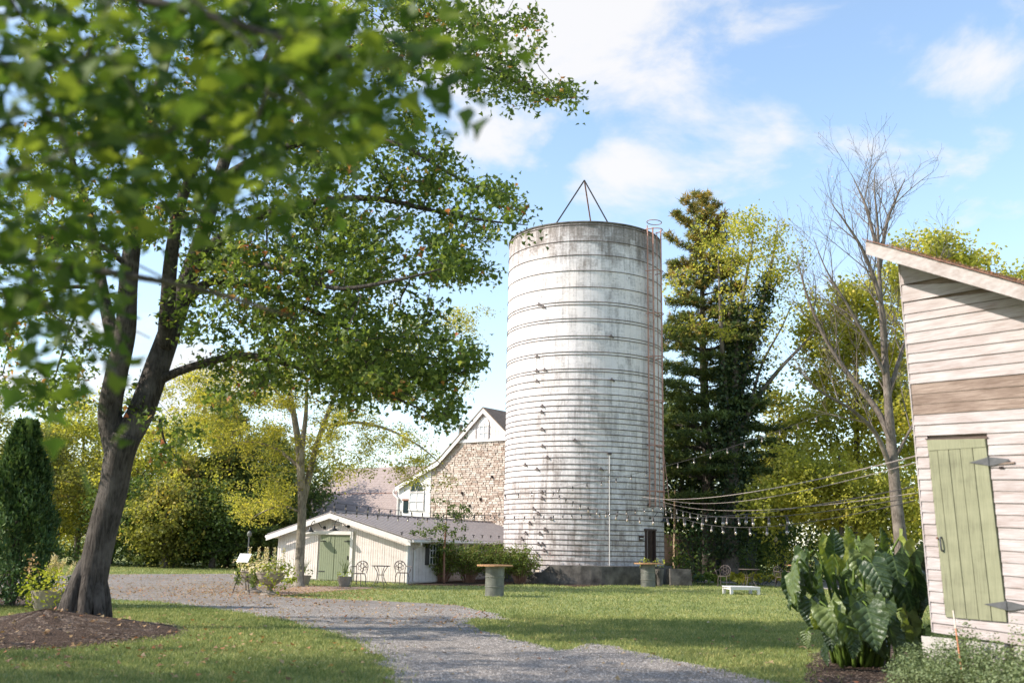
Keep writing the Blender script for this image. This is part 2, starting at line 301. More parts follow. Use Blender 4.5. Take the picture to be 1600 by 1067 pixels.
# ------------------------------------------------------------------ mesh helpers
OFF = {}
def tag(o, label=None, cat=None, group=None, kind=None):
    if label: o['label'] = label
    if cat: o['category'] = cat
    if group: o['group'] = group
    if kind: o['kind'] = kind
    return o
def thing(name, label, cat, loc=(0, 0, 0), rz=0., group=None):
    o = bpy.data.objects.new(name, None); o.empty_display_size = .2; COL.objects.link(o)
    o.location = tuple(float(c) for c in loc); o.rotation_euler = (0, 0, rz); OFF[o.name] = A(loc, float)
    return tag(o, label, cat, group)
def root_off(o):
    while o.parent: o = o.parent
    return OFF.get(o.name, np.zeros(3))
def mk(name, V, F, mat, parent=None, tint=None, smooth=False, world=True, uv=None):
    V = np.asarray(V, float).reshape(-1, 3)
    if parent is not None and world: V = V - root_off(parent)
    me = bpy.data.meshes.new(name)
    if isinstance(F, np.ndarray):
        k = F.shape[1]; n = len(F)
        me.vertices.add(len(V)); me.vertices.foreach_set('co', V.ravel().astype(np.float32))
        me.loops.add(n*k); me.loops.foreach_set('vertex_index', F.ravel().astype(np.int32))
        me.polygons.add(n); me.polygons.foreach_set('loop_start', (np.arange(n)*k).astype(np.int32))
        me.update(calc_edges=True)
    else:
        me.from_pydata([tuple(v) for v in V], [], F); me.update()
    if tint is not None:
        a = me.attributes.new('tint', 'FLOAT', 'POINT'); a.data.foreach_set('value', np.asarray(tint, np.float32))
    if uv is not None:
        l = me.uv_layers.new(name='UVMap'); li = np.zeros(len(me.loops), np.int32); me.loops.foreach_get('vertex_index', li)
        l.data.foreach_set('uv', np.asarray(uv, np.float32)[li].ravel())
    if smooth: me.polygons.foreach_set('use_smooth', np.ones(len(me.polygons), bool))
    me.materials.append(MATS[mat])
    o = bpy.data.objects.new(name, me); COL.objects.link(o)
    if parent is not None: o.parent = parent
    return o
def copy_tree(o, parent=None):
    c = o.copy(); COL.objects.link(c)
    if parent is not None: c.parent = parent
    OFF[c.name] = OFF.get(o.name, np.zeros(3))
    for ch in list(o.children): copy_tree(ch, c)
    return c
class MB:
    def __init__(s): s.V = []; s.F = []; s.n = 0; s.T = []
    def add(s, V, F, t=0.):
        V = np.asarray(V, float); s.V.append(V); s.F += [tuple(int(i)+s.n for i in f) for f in F]; s.n += len(V); s.T.append(np.full(len(V), t)); return s
    def box(s, c, size, rot=None, t=0., jit=0., taper=1.):
        hx, hy, hz = A(size)/2.; P = A([[x*hx, y*hy, z*hz] for z in (-1, 1) for y in (-1, 1) for x in (-1, 1)], float)
        P[4:, :2] *= taper
        if jit: P += RNG.uniform(-jit, jit, P.shape)
        if rot is not None: P = P @ np.asarray(rot).T
        return s.add(P+A(c), [(0, 2, 3, 1), (4, 5, 7, 6), (0, 1, 5, 4), (2, 6, 7, 3), (0, 4, 6, 2), (1, 3, 7, 5)], t)
    def quadbox(s, q, n, th, t=0.):              # slab: 4 corner points extruded along n
        q = A(q, float); n = A(n, float)
        k = len(q); P = np.vstack([q, q+n*th])
        F = [tuple(range(k))[::-1], tuple(range(k, 2*k))]+[(i, (i+1) % k, (i+1) % k+k, i+k) for i in range(k)]
        return s.add(P, F, t)
    def tube(s, P, r, n=6, cap=True, t=0.):
        P = np.asarray(P, float); k = len(P); r = np.broadcast_to(np.asarray(r, float), (k,))
        T = np.gradient(P, axis=0); T /= np.linalg.norm(T, axis=1)[:, None]+1e-9
        ref = A([0, 0, 1.]) if abs(T[0][2]) < .9 else A([1., 0, 0])
        X = np.cross(T, ref); X /= np.linalg.norm(X, axis=1)[:, None]+1e-9; Y = np.cross(T, X)
        a = np.arange(n)*2*np.pi/n
        V = P[:, None]+r[:, None, None]*(X[:, None]*np.cos(a)[None, :, None]+Y[:, None]*np.sin(a)[None, :, None])
        F = [(i*n+j, i*n+(j+1) % n, (i+1)*n+(j+1) % n, (i+1)*n+j) for i in range(k-1) for j in range(n)]
        if cap: F += [tuple(range(n))[::-1], tuple((k-1)*n+j for j in range(n))]
        return s.add(V.reshape(-1, 3), F, t)
    def lathe(s, prof, c=(0, 0, 0), n=20, t=0.):
        a = np.arange(n)*2*np.pi/n; V = A([[r*math.cos(x), r*math.sin(x), z] for r, z in prof for x in a])
        k = len(prof); F = [(i*n+j, i*n+(j+1) % n, (i+1)*n+(j+1) % n, (i+1)*n+j) for i in range(k-1) for j in range(n)]
        F += [tuple(range(n))[::-1], tuple((k-1)*n+j for j in range(n))]
        return s.add(V+A(c), F, t)
    def build(s, name, mat, parent=None, world=True, smooth=False, kind=None, tint=False):
        o = mk(name, np.vstack(s.V), s.F, mat, parent, np.concatenate(s.T) if tint else None, smooth, world)
        if kind: o['kind'] = kind
        return o
def rz(a): c, s_ = math.cos(a), math.sin(a); return A([[c, -s_, 0], [s_, c, 0], [0, 0, 1.]])
def axes(x, y, z): return np.column_stack([x, y, z])
def spline(P, per=6):
    P = np.asarray(P, float); Q = np.vstack([2*P[0]-P[1], P, 2*P[-1]-P[-2]]); o_ = []
    for i in range(1, len(Q)-2):
        for t in np.arange(per)/per:
            a, b, c, d = Q[i-1:i+3]; o_.append(.5*((2*b)+(-a+c)*t+(2*a-5*b+4*c-d)*t*t+(-a+3*b-3*c+d)*t**3))
    return A(o_+[P[-1]])

# leaves: (n) oriented copies of a small folded leaf
DIAM = (A([[0, 0, 0], [-.36, .5, .1], [0, 1, -.05], [.36, .5, .1]]), A([[0, 2, 1], [0, 3, 2]]))
MAPL = (A([[0, 0, 0], [-.5, .22, .10], [-.2, .52, .03], [0, 1, -.12], [.2, .52, .03], [.5, .22, .10]]), A([[0, 2, 1], [0, 3, 2], [0, 4, 3], [0, 5, 4]]))
NEED = (A([[-.5, 0, 0], [.5, 0, 0], [0, 1, 0]]), A([[0, 1, 2]]))
def leaves(P, size, tmpl=DIAM, up=.6, droop=.2, seed=0, outw=None, width=1., dirs=None):
    g = np.random.default_rng(seed); n = len(P); T, Fc = tmpl
    Nn = g.normal(size=(n, 3)); Nn[:, 2] += up*2.
    Nn /= np.linalg.norm(Nn, axis=1)[:, None]
    d = g.normal(size=(n, 3)) if dirs is None else dirs+g.normal(size=(n, 3))*.25
    if outw is not None: d += outw
    d[:, 2] -= droop*2
    d -= Nn*np.sum(d*Nn, 1)[:, None]; d /= np.linalg.norm(d, axis=1)[:, None]+1e-9
    s = np.cross(d, Nn); sz = size*g.uniform(.65, 1.25, n) if np.isscalar(size) else size
    V = P[:, None]+sz[:, None, None]*(T[None, :, 0:1]*width*s[:, None]+T[None, :, 1:2]*d[:, None]+T[None, :, 2:3]*Nn[:, None])
    k = len(T); Fa = (Fc[None]+(np.arange(n)*k)[:, None, None]).reshape(-1, Fc.shape[1])
    return V.reshape(-1, 3), Fa, k
def leafobj(name, P, size, mat, parent=None, tint=None, kind=None, tmpl=DIAM, seed=0, **k):
    P = np.asarray(P, float); V, Fa, q = leaves(P, size, tmpl, seed=seed, **k)
    g = np.random.default_rng(seed+5)
    if tint is None: tint = g.uniform(0, 1, len(P))
    o = mk(name, V, Fa, mat, parent, np.repeat(tint, q))
    if kind: o['kind'] = kind
    return o

# growing a tree: explicit limbs, then every twig target joins the nearest wood
def grow(limbs, targets, seed=0, step=.5, rtip=.008, pw=.46, sag=.0):
    g = np.random.default_rng(seed)
    cap = sum(len(l[0])*8 for l in limbs)+len(targets)*14+50
    P = np.zeros((cap, 3)); par = -np.ones(cap, int); R = np.zeros(cap); n = 0; chains = []
    for pts, rad in limbs:
        S = spline(pts, 5); rr = np.interp(np.linspace(0, 1, len(S)), np.linspace(0, 1, len(rad)), rad)
        ch = []
        for i, q in enumerate(S):
            P[n] = q; R[n] = rr[i]; par[n] = n-1 if i else -1; ch.append(n); n += 1
        chains.append((ch, True))
    n0 = n
    if len(targets):
        d0 = np.min(np.linalg.norm(targets[:, None]-P[None, :n], axis=2), axis=1); order = np.argsort(d0+g.uniform(0, .5, len(d0)))
        for ti in order:
            q = targets[ti]; dv = P[:n]-q; dd = np.einsum('ij,ij->i', dv, dv)
            # wood above the target is a poor root for it
            dd = dd*(1+.6*np.clip(dv[:, 2], 0, 3))
            i = int(np.argmin(dd)); d = math.dist(P[i], q)
            if d < .12: continue
            k = min(12, max(1, int(math.ceil(d/step)))); pd = P[i]-P[par[i]] if par[i] >= 0 else q-P[i]
            pd = pd/(np.linalg.norm(pd)+1e-9); c = P[i]+pd*d*.38+A([0, 0, .10*d]); ch = [i]; last = i
            for t in np.arange(1, k+1)/k:
                w_ = (1-t)**2*P[i]+2*t*(1-t)*c+t*t*q; w_ = w_+g.normal(size=3)*.03*min(d, 1.5)*(t < 1)
                if n >= cap: break
                P[n] = w_; par[n] = last; ch.append(n); last = n; n += 1
            chains.append((ch, False))
    cnt = np.zeros(n); has = np.zeros(n, bool); has[par[n0:n][par[n0:n] >= 0]] = True
    for i in range(n-1, n0-1, -1):
        if not has[i]: cnt[i] += 1
        if par[i] >= 0: cnt[par[i]] += cnt[i]
    R[n0:n] = rtip*np.maximum(cnt[n0:n], 1)**pw
    for i in range(n0, n): R[i] = min(R[i], R[par[i]]*.85 if par[i] < n0 else R[par[i]]) if par[i] >= 0 else R[i]
    ends = [ch for ch, f in chains if not f]
    return P[:n], par[:n], R[:n], chains, ends
def wood(tree, thick=.03):
    P, par, R, chains, ends = tree; tr = MB(); tw = MB()
    for ch, big in chains:
        r = R[ch].copy()
        if not big: r[0] = min(R[ch[0]]*.8, r[1]*1.15)
        (tr if big else tw).tube(P[ch], r, 12 if r[0] > .15 else (7 if r[0] > .05 else 4 if r[0] > .02 else 3), cap=bool(big))
    return tr, tw
def blobs_targets(bl, Y, dY, seed, hollow=0.):
    """bl: (x, y, rx, ry, n) in photo pixels; spread in depth round Y"""
    g = np.random.default_rng(seed); o_ = []
    for b in bl:
        x, y, rx, ry, n = b[:5]; yo = b[5] if len(b) > 5 else 0
        a = g.uniform(0, 2*np.pi, n); r = g.uniform(hollow, 1, n)**.5
        for i in range(n):
            dep = g.uniform(-1, 1)*dY*math.sqrt(max(.1, 1-r[i]**2*.7))
            o_.append(D(x+rx*r[i]*math.cos(a[i]), y+ry*r[i]*math.sin(a[i]), Y+yo+dep))
    return A(o_)
def foliage(tree, per, rad, seed, along=.6, flat=.7):
    P, par, R, chains, ends = tree; g = np.random.default_rng(seed); o_ = []
    for ch in ends:
        a, b = P[ch[-2]], P[ch[-1]]; n = max(1, int(per*g.uniform(.5, 1.5)))
        t = g.uniform(-along, 1.15, n)[:, None]; q = a+(b-a)*np.clip(t, -1, 1.2)
        if along > 0: q = b+(b-a)/(np.linalg.norm(b-a)+1e-9)*(t-1)*rad*1.2
        o_.append(q+g.normal(size=(n, 3))*rad*A([.55, .55, .55*flat]))
    return np.vstack(o_)
SUNV = A(sun_dir)
#@@PART2
# ================================================================== GROUND
def struct(o): o['kind'] = 'structure'; return o
def sheet(name, poly, z, mat):
    q = [(float(x), float(y), z) for x, y in poly]
    return struct(mk(name, q, [tuple(range(len(q)))], mat))
gx = np.concatenate([np.linspace(-900, -70, 8), np.linspace(-60, 60, 61), np.linspace(70, 900, 8)])
gy = np.concatenate([np.linspace(-200, -10, 5), np.linspace(-4, 80, 43), np.linspace(90, 1600, 12)])
def gz(x, y):
    x = np.asarray(x, float); y = np.asarray(y, float)
    return 1.2*np.clip((y-66)/60, 0, 1)**1.5+.0*x
X, Yg = np.meshgrid(gx, gy); V = np.column_stack([X.ravel(), Yg.ravel(), gz(X, Yg).ravel()])
nx = len(gx); F = A([[j*nx+i, j*nx+i+1, (j+1)*nx+i+1, (j+1)*nx+i] for j in range(len(gy)-1) for i in range(nx-1)])
struct(mk('ground', V, F, 'lawn', smooth=True))
gravel_px = [(60, 899), (150, 897), (250, 896.5), (366, 896), (395, 900), (422, 905), (470, 914), (440, 922), (425, 931), (480, 934), (570, 937.5), (650, 941), (712, 945), (748, 953),
    (785, 962), (800, 968), (770, 967.5), (738, 966), (728, 972), (745, 981), (775, 990), (812, 1001), (846, 1010), (872, 1016.5), (898, 1014), (908, 1007), (925, 1005), (968, 1010), (1010, 1021), (1075, 1035), (1120, 1044), (1165, 1056), (1230, 1075), (1300, 1098),
    (640, 1098), (618, 1067), (598, 1040), (585, 1022), (575, 1011), (545, 996), (500, 982), (455, 971), (410, 962), (350, 953), (290, 945), (240, 939), (175, 936), (120, 940), (60, 944), (-60, 950), (-300, 960), (-300, 905)]
def smooth_poly(q, amp, seed, sub=4):
    g = np.random.default_rng(seed); o_ = []; k = len(q)
    for i in range(k):
        a, b = A(q[i]), A(q[(i+1) % k])
        for t in range(sub):
            p_ = a+(b-a)*t/sub; L_ = np.linalg.norm(b-a)
            o_.append(p_+g.normal(size=2)*min(amp, L_*.08))
    return A(o_)
GRAV = smooth_poly([G(x, y)[:2] for x, y in gravel_px], .07, 3)
sheet('gravel_drive', GRAV, .006, 'gravel')
def inside(P, poly):
    x, y = P[:, 0], P[:, 1]; c = np.zeros(len(P), bool); j = len(poly)-1
    for i in range(len(poly)):
        xi, yi = poly[i]; xj, yj = poly[j]
        c ^= ((yi > y) != (yj > y)) & (x < (xj-xi)*(y-yi)/(yj-yi+1e-12)+xi); j = i
    return c
BEDR = smooth_poly([G(x, y)[:2] for x, y in [(1258, 1090), (1268, 1040), (1275, 1022), (1290, 1014), (1340, 1006), (1420, 1003), (1470, 1004), (1620, 1006), (1700, 1060), (1700, 1100)]], .05, 4)
sheet('mulch_bed', BEDR, .010, 'mulch')
PATIO = smooth_poly([G(x, y)[:2] for x, y in [(1085, 909.5), (1130, 911), (1190, 914), (1260, 919), (1330, 922), (1420, 925), (1420, 908), (1300, 905), (1200, 904), (1120, 903)]], .05, 5)
sheet('patio', PATIO, .008, 'paving')
BEDS = smooth_poly([G(x, y)[:2] for x, y in [(850, 913), (900, 917), (1000, 911), (1040, 909.5), (1085, 909), (1120, 902), (1120, 893), (1040, 893), (845, 904)]], .08, 6)
sheet('garden_soil', BEDS, .009, 'mulch')
BEDL = smooth_poly([G(x, y)[:2] for x, y in [(636, 914), (700, 915), (770, 915), (850, 912), (850, 901), (640, 903)]], .05, 7)
sheet('shrub_bed', BEDL, .007, 'mulch')
BEDU = smooth_poly([G(x, y)[:2] for x, y in [(425, 931), (440, 921), (468, 914.5), (505, 915.5), (560, 916.5), (600, 917.5), (560, 921), (490, 925), (450, 930)]], .05, 8)
sheet('worn_earth', BEDU, .011, 'bare_earth')
BEDP = smooth_poly([G(x, y)[:2] for x, y in [(-60, 951), (10, 948), (60, 947), (92, 946), (98, 940), (60, 934), (-60, 930)]], .05, 9)
sheet('planter_bed', BEDP, .012, 'mulch')
EXC = [GRAV, BEDR, PATIO, BEDS, BEDL, BEDU, BEDP]
# low mulch mound round the maple
TB = D(132, 978, 18.6); TB[2] = 0.
MC = A([TB[0]-.15, 17.3])
def moundz(x, y):
    r = np.hypot((x-MC[0])/2.15, (y-MC[1])/2.75); return .30*np.clip(1-r, 0, 1)**1.1*1.25
a = np.arange(48)*2*np.pi/48; rr_ = np.linspace(0, 1, 14); V = []
for r in rr_:
    for t in a:
        k = r*(1+.05*math.sin(3*t)+.04*math.sin(7*t+1)); x = MC[0]+2.15*k*math.cos(t); y = MC[1]+2.75*k*math.sin(t)
        V.append([x, y, moundz(x, y)+RNG.uniform(0, .03)*(r < .97)+(.008 if r < .98 else -.03)])
F = [(i*48+j, i*48+(j+1) % 48, (i+1)*48+(j+1) % 48, (i+1)*48+j) for i in range(13) for j in range(48)]
struct(mk('mulch_mound', V, F, 'mulch', smooth=True))
MP = A([[MC[0]+2.1*(1+.05*math.sin(3*t)+.04*math.sin(7*t+1))*math.cos(t), MC[1]+2.7*(1+.05*math.sin(3*t)+.04*math.sin(7*t+1))*math.sin(t)] for t in a])
EXC.append(MP)
# grass blades (nobody could count them)
def scatter(n, y0, y1, g, k=.60, m_=2.0, pw=1.0):
    y = y0+(y1-y0)*g.uniform(0, 1, n)**pw; x = g.uniform(-1, 1, n)*(k*y+m_); return np.column_stack([x, y])
def blades(name, n, y0, y1, h, wd, seed, pw):
    g = np.random.default_rng(seed); P = scatter(n, y0, y1, g, pw=pw); ok = np.ones(len(P), bool); J = P+g.normal(size=P.shape)*(.10+.16*(g.uniform(size=(n, 1)) < .25))
    for e in EXC: ok &= ~inside(J, e)
    ok &= (np.hypot(P[:, 0]-SILO[0], P[:, 1]-SILO[1]) > 4.3)
    P = P[ok]; n = len(P); hh = h*g.uniform(.5, 1.3, n)*(1+(P[:, 1]-y0)/120); ww = wd*g.uniform(.7, 1.3, n)*(P[:, 1]/y0)**.6
    an = g.uniform(0, 2*np.pi, n); dx = np.cos(an)*ww/2; dy = np.sin(an)*ww/2; ln = g.normal(size=(n, 2))*hh[:, None]*.5
    z = gz(P[:, 0], P[:, 1]); V = np.zeros((n, 3, 3))
    V[:, 0] = np.column_stack([P[:, 0]-dx, P[:, 1]-dy, z]); V[:, 1] = np.column_stack([P[:, 0]+dx, P[:, 1]+dy, z]); V[:, 2] = np.column_stack([P[:, 0]+ln[:, 0], P[:, 1]+ln[:, 1], z+hh])
    o = mk(name, V, np.arange(3*n).reshape(-1, 3), 'blade', tint=np.repeat(g.uniform(0, 1, n), 3)); return o
o = blades('grass', 330000, 9.0, 24, .05, .011, 21, 1.15)
tag(o, 'short mown grass blades on the lawn beside the gravel drive', 'grass', kind='stuff')
o = blades('grass', 230000, 24, 62, .055, .020, 22, 1.2)
tag(o, 'sunlit mown grass farther back in front of silo and outbuilding', 'grass', kind='stuff')
# gravel chippings, mulch chips, fallen leaves
OCT = (A([[1, 0, 0], [0, 1, 0], [-1, 0, 0], [0, -1, 0], [0, 0, .8], [0, 0, -.6]]), A([[0, 1, 4], [1, 2, 4], [2, 3, 4], [3, 0, 4]]))
def bits(name, P, z, size, mat, seed, tmpl=OCT, flat=1.):
    g = np.random.default_rng(seed); n = len(P); T, Fc = tmpl; s = size*g.uniform(.5, 1.4, n); an = g.uniform(0, 6.28, n)
    Tt = T[None]*s[:, None, None]*np.stack([g.uniform(.7, 1.3, n), g.uniform(.5, 1., n), g.uniform(.4, .9, n)*flat], 1)[:, None]
    c, si = np.cos(an)[:, None], np.sin(an)[:, None]
    V = np.stack([Tt[..., 0]*c-Tt[..., 1]*si, Tt[..., 0]*si+Tt[..., 1]*c, Tt[..., 2]], -1)
    V[..., 0] += P[:, 0:1]; V[..., 1] += P[:, 1:2]; V[..., 2] += z[:, None]
    k = len(T); Fa = (Fc[None]+(np.arange(n)*k)[:, None, None]).reshape(-1, Fc.shape[1])
    return mk(name, V, Fa, mat, tint=np.repeat(g.uniform(0, 1, n), k))
g = np.random.default_rng(31); P = scatter(260000, 9.5, 26, g, .45, 1, 1.3); P = P[inside(P, GRAV)][:85000]
tag(bits('gravel', P, np.full(len(P), .008), .012, 'pebble', 32), 'loose blue grey crushed stone chippings lying on the drive', 'gravel', kind='stuff')
P = MC+g.normal(size=(30000, 2))*A([1.0, 1.25]); r_ = np.hypot((P[:, 0]-MC[0])/2.2, (P[:, 1]-MC[1])/2.8); P = P[r_ < 1.03][:13000]
tag(bits('mulch', P, moundz(P[:, 0], P[:, 1])+.014, .034, 'mulch_chip', 33, flat=.5), 'dark shredded bark mulch chips round the maple trunk', 'mulch', kind='stuff')
P = scatter(60000, 11, 18, g, .6, 0); P = P[inside(P, BEDR)][:9000]
tag(bits('mulch', P, np.full(len(P), .016), .022, 'mulch_chip', 34, flat=.6), 'brown wood mulch below the elephant ear leaves', 'mulch', kind='stuff')
def fallen(name, P, z, size, seed, label):
    g = np.random.default_rng(seed); Q = np.column_stack([P, z+g.uniform(.015, .04, len(P))])
    o = leafobj(name, Q, size, 'dry_leaf', tmpl=MAPL, seed=seed, up=1.6, droop=0, width=1.2); return tag(o, label, 'leaves', kind='stuff')
P1 = scatter(420, 10, 22, g, .62, 1); P2 = np.column_stack([g.normal(-6.5, 2.4, 420), g.normal(15, 2.2, 420)]); P = np.vstack([P1, P2]); P = P[(P[:, 1] > 9.5)]
zz = moundz(P[:, 0], P[:, 1])+.03*(~inside(P, GRAV)); fallen('fallen_leaves', P, zz, .07, 41, 'orange and tan fallen leaves scattered over lawn and mulch')
U0_ = G(400, 924)[:2]; P = U0_+g.normal(size=(3400, 2))*A([2.4, 3.0]); P = P[~((P[:, 0] > -3.5))]
fallen('fallen_leaves', P, np.full(len(P), .0), .052, 42, 'drift of small tan leaves on gravel around the urns')
P = scatter(60000, 20, 55, g, .5, 1); P = P[inside(P, GRAV)][:3500]
fallen('fallen_leaves', P, np.full(len(P), .0), .06, 43, 'sparse tan leaf litter across the far gravel')

# ================================================================== SILO
silo = thing('stave_silo', 'tall whitewashed concrete stave silo ringed with rusty steel hoops', 'silo', (SILO[0], SILO[1], 0))
def cyl_piece(a0, a1, z0, z1, r0, r1, gap=.005, n=2):
    """curved slab in local silo coordinates"""
    g1 = gap/r1; aa = np.linspace(a0+g1/2, a1-g1/2, n+1); V = []
    for r in (r0, r1):
        for z in (z0+gap/2, z1-gap/2):
            for t in aa: V.append([r*math.cos(t), r*math.sin(t), z])
    k = n+1; F = []
    for i in range(n):
        F += [(2*k+i, 2*k+i+1, 3*k+i+1, 3*k+i), (i, k+i, k+i+1, i+1), (k+i, 3*k+i, 3*k+i+1, k+i+1), (i, i+1, 2*k+i+1, 2*k+i)]
    F += [(0, 2*k, 3*k, k), (k-1, 2*k-1, 4*k-1, 3*k-1)]
    return V, F
da = 2*math.pi/NST; Z0S = .62
nrow = int(round((SH-Z0S)/STH))
base = cyl_piece(-da/2, da/2, 0, STH, SR-.06, SR); me0 = None; extra = MB(); cnt = 0; cands = []
DOOR_A = math.atan2(D(1015, 850, 45)[1]-0, 1)  # replaced below
def ang_px(x):                                   # silo angle seen at photo column x (front side)
    best = None
    for t in np.linspace(-math.pi, 0, 721):
        q = pxl(A([SILO[0]+SR*math.cos(t), SILO[1]+SR*math.sin(t), 2.0]))[0]
        if best is None or abs(q-x) < best[0]: best = (abs(q-x), t)
    return best[1]
DA = ang_px(1015.5)
for r in range(nrow):
    for c in range(NST):
        for hz_, part_ in ((0, 0),):
            z0 = Z0S+r*STH-(STH/2 if c % 2 else 0); z1 = z0+STH
            z0c, z1c = max(z0, Z0S-.38), min(z1, SH)
            t = -math.pi+(c+.5)*da
            if c % 2 and r == nrow-1: z1c = SH
            dang = abs((t-DA+math.pi) % (2*math.pi)-math.pi)
            if dang < da*1.0 and z0 < 2.45 and z1 > .9:
                continue
            vis = -math.sin(t-.07)
            cands.append((-(vis > .05)*(vis*1.2+.25*(1-abs(z0-6)/16)), t, z0c, z1c))
cands.sort(key=lambda q: q[0])
for i, (s_, t, z0, z1) in enumerate(cands):
    full = abs(z1-z0-STH) < 1e-6
    if i < 290 and full:
        if me0 is None:
            o = mk('stave', *base, 'stave_concrete', silo, world=False); me0 = o.data
        else:
            o = bpy.data.objects.new('stave', me0); COL.objects.link(o); o.parent = silo
        o.rotation_euler = (0, 0, t); o.location = (0, 0, z0)
    else:
        V, F = cyl_piece(t-da/2, t+da/2, z0, z1, SR-.06, SR); extra.add(V, F)
extra.build('remaining_staves', 'stave_concrete', silo, world=False, kind='stuff')
# solid inner wall of the silo with the door hole left open
a_ = np.arange(144)*2*np.pi/144; inner = MB(); V = []; F = []
zs = [0.0, .95, 2.35, SH-.01]
for z in zs:
    for t in a_: V.append([(SR-.075)*math.cos(t), (SR-.075)*math.sin(t), z])
for i in range(3):
    for j in range(144):
        t = a_[j]+np.pi/144; dang = abs((t-DA+math.pi) % (2*math.pi)-math.pi)
        if i == 1 and dang < .085: continue
        F.append((i*144+j, i*144+(j+1) % 144, (i+1)*144+(j+1) % 144, (i+1)*144+j))
mk('inner_wall', V, F, 'mortar', silo, world=False)
rim = MB(); P = A([[(SR-.02)*math.cos(t), (SR-.02)*math.sin(t), SH+.03] for t in np.linspace(0, 2*np.pi, 97)]); rim.tube(P, .06, 6, cap=False); rim.build('rim', 'curb_concrete', silo, world=False, smooth=True)
# patch staves left and right of the door, above and below it
fill = MB()
def sub_arc(t0, t1, z0, z1): V, F = cyl_piece(t0, t1, z0, z1, SR-.06, SR-.002); fill.add(V, F)
hw = .088
sub_arc(DA-.22, DA-hw, .32, 2.85); sub_arc(DA+hw, DA+.22, .32, 2.85); sub_arc(DA-hw, DA+hw, 2.36, 2.85)
fill.build('stave_patch', 'stave_concrete', silo, world=False)
# door opening: frame, and a dark sheet painted as the unlit interior
dr = rz(DA+math.pi/2); ux = dr[:, 0]; uo = A([math.cos(DA), math.sin(DA), 0])
fm = MB(); cc_ = uo*(SR-.01)
for s_ in (-1, 1): fm.box(cc_+ux*s_*.34+A([0, 0, 1.64]), (.07, .16, 1.5), dr)
fm.box(cc_+A([0, 0, 2.37]), (.86, .18, .08), dr)
dfr = fm.build('door_frame', 'brown_frame', silo, world=False)
MB().box(uo*(SR-.55)+A([0, 0, 1.6]), (.9, .02, 1.9), dr).build('door', 'painted_dark_inside', silo, world=False)  # no door leaf: flat sheet coloured like the shade inside
# hoops
hoopz = []; z = SH-.10; hoopz.append(z)
tops = [368, 376, 398, 422.5, 448, 471, 475.5, 497, 501.5, 524, 528.5, 549, 553.5, 575.5, 580, 592]
for y in tops[1:]:
    dd_ = ray(905, y); q = CAM+dd_*((SILO[1]-SR)/dd_[1]); hoopz.append(q[2]-0.0)
z = hoopz[-1]
k = 0
while z > .75:
    z -= [.30, .36, .25, .33][k % 4] if z > 8 else [.245, .29, .22, .27][k % 4] if z > 4 else [.21, .25, .19, .235][k % 4]
    if z > .7: hoopz.append(z)
    k += 1
hm = None; g = np.random.default_rng(8)
tube_ = MB(); P = A([[(SR+.016)*math.cos(t), (SR+.016)*math.sin(t), 0] for t in np.linspace(0, 2*np.pi, 121)]); tube_.tube(P, .0165, 4, cap=False)
for i, z in enumerate(hoopz):
    if hm is None: o = tube_.build('hoop', 'hoop_steel', silo, world=False); hm = o
    else: o = bpy.data.objects.new('hoop', hm.data); COL.objects.link(o); o.parent = silo
    o.location = (0, 0, z)
    if 1 < z < 2.4:                              # broken by the door: own mesh
        q = MB(); P = A([[(SR+.016)*math.cos(t), (SR+.016)*math.sin(t), 0] for t in np.linspace(DA+.1, DA+2*np.pi-.1, 121)]); q.tube(P, .0165, 4)
        o.data = mk('hoop', np.vstack(q.V), q.F, 'hoop_steel').data
        for oo in list(COL.objects):
            if oo.name.startswith('hoop') and oo.parent is None: bpy.data.objects.remove(oo)
    for u_ in range(2):                          # threaded joint lugs
        if g.uniform() < .5: continue
        t = g.uniform(-2.9, -.3) if g.uniform() < .55 else -math.pi*.5-.62+g.normal()*.05
        lg = MB(); r_ = rz(t+math.pi/2)
        lg.box((0, 0, 0), (.17, .05, .055), r_, jit=.006); lg.box(A([0, 0, .05])@r_.T, (.04, .045, .09), r_); lg.box(r_@A([.10, -.01, -.045]), (.05, .04, .06), r_)
        lo = lg.build('lug', 'hoop_steel', o, world=False); lo.location = ((SR+.035)*math.cos(t), (SR+.035)*math.sin(t), g.uniform(-.01, .01))
# roof frame poles
apex = D(913, 282, 46.0)-A([SILO[0], SILO[1], 0])
for (x, y, Y, mt_) in [(849, 357, 47.2, 'black_steel'), (958, 350, 45.2, 'black_steel'), (933, 349, 50.6, 'rust_steel')]:
    e = D(x, y, Y)-A([SILO[0], SILO[1], 0]); e[2] = min(e[2], SH+.02); MB().tube([e, apex], .035, 6).build('roof_pole', mt_, silo, world=False)
# ladder with safety cage
LA = ang_px(1016); lo_ = A([math.cos(LA), math.sin(LA), 0]); lx = A([-math.sin(LA), math.cos(LA), 0]); zb, zt_ = 3.35, SH+.25
base_ = lo_*(SR+.13)
lad = MB()
for s_ in (-.22, .22): lad.tube([base_+lx*s_+A([0, 0, zb]), base_+lx*s_+A([0, 0, zt_])], .028, 5)
lad.build('ladder_rails', 'ladder_steel', silo, world=False)
for k in range(int((zt_-zb)/.33)): MB().tube([base_-lx*.22+A([0, 0, zb+.2+k*.33]), base_+lx*.22+A([0, 0, zb+.2+k*.33])], .011, 4).build('rung', 'ladder_steel', silo, world=False)
cg = MB(); ca = np.linspace(-1.35, 1.35, 7)
for t in ca[::1]:
    q = base_+lo_*.62*math.cos(t)+lx*.38*math.sin(t)/math.sin(1.35)*1.0
    if abs(t) < .01 or abs(t) > .8: cg.tube([q+A([0, 0, zb+2.2*0]), q+A([0, 0, zt_-.2])], .021, 4)
cg.build('cage_bars', 'ladder_steel', silo, world=False)
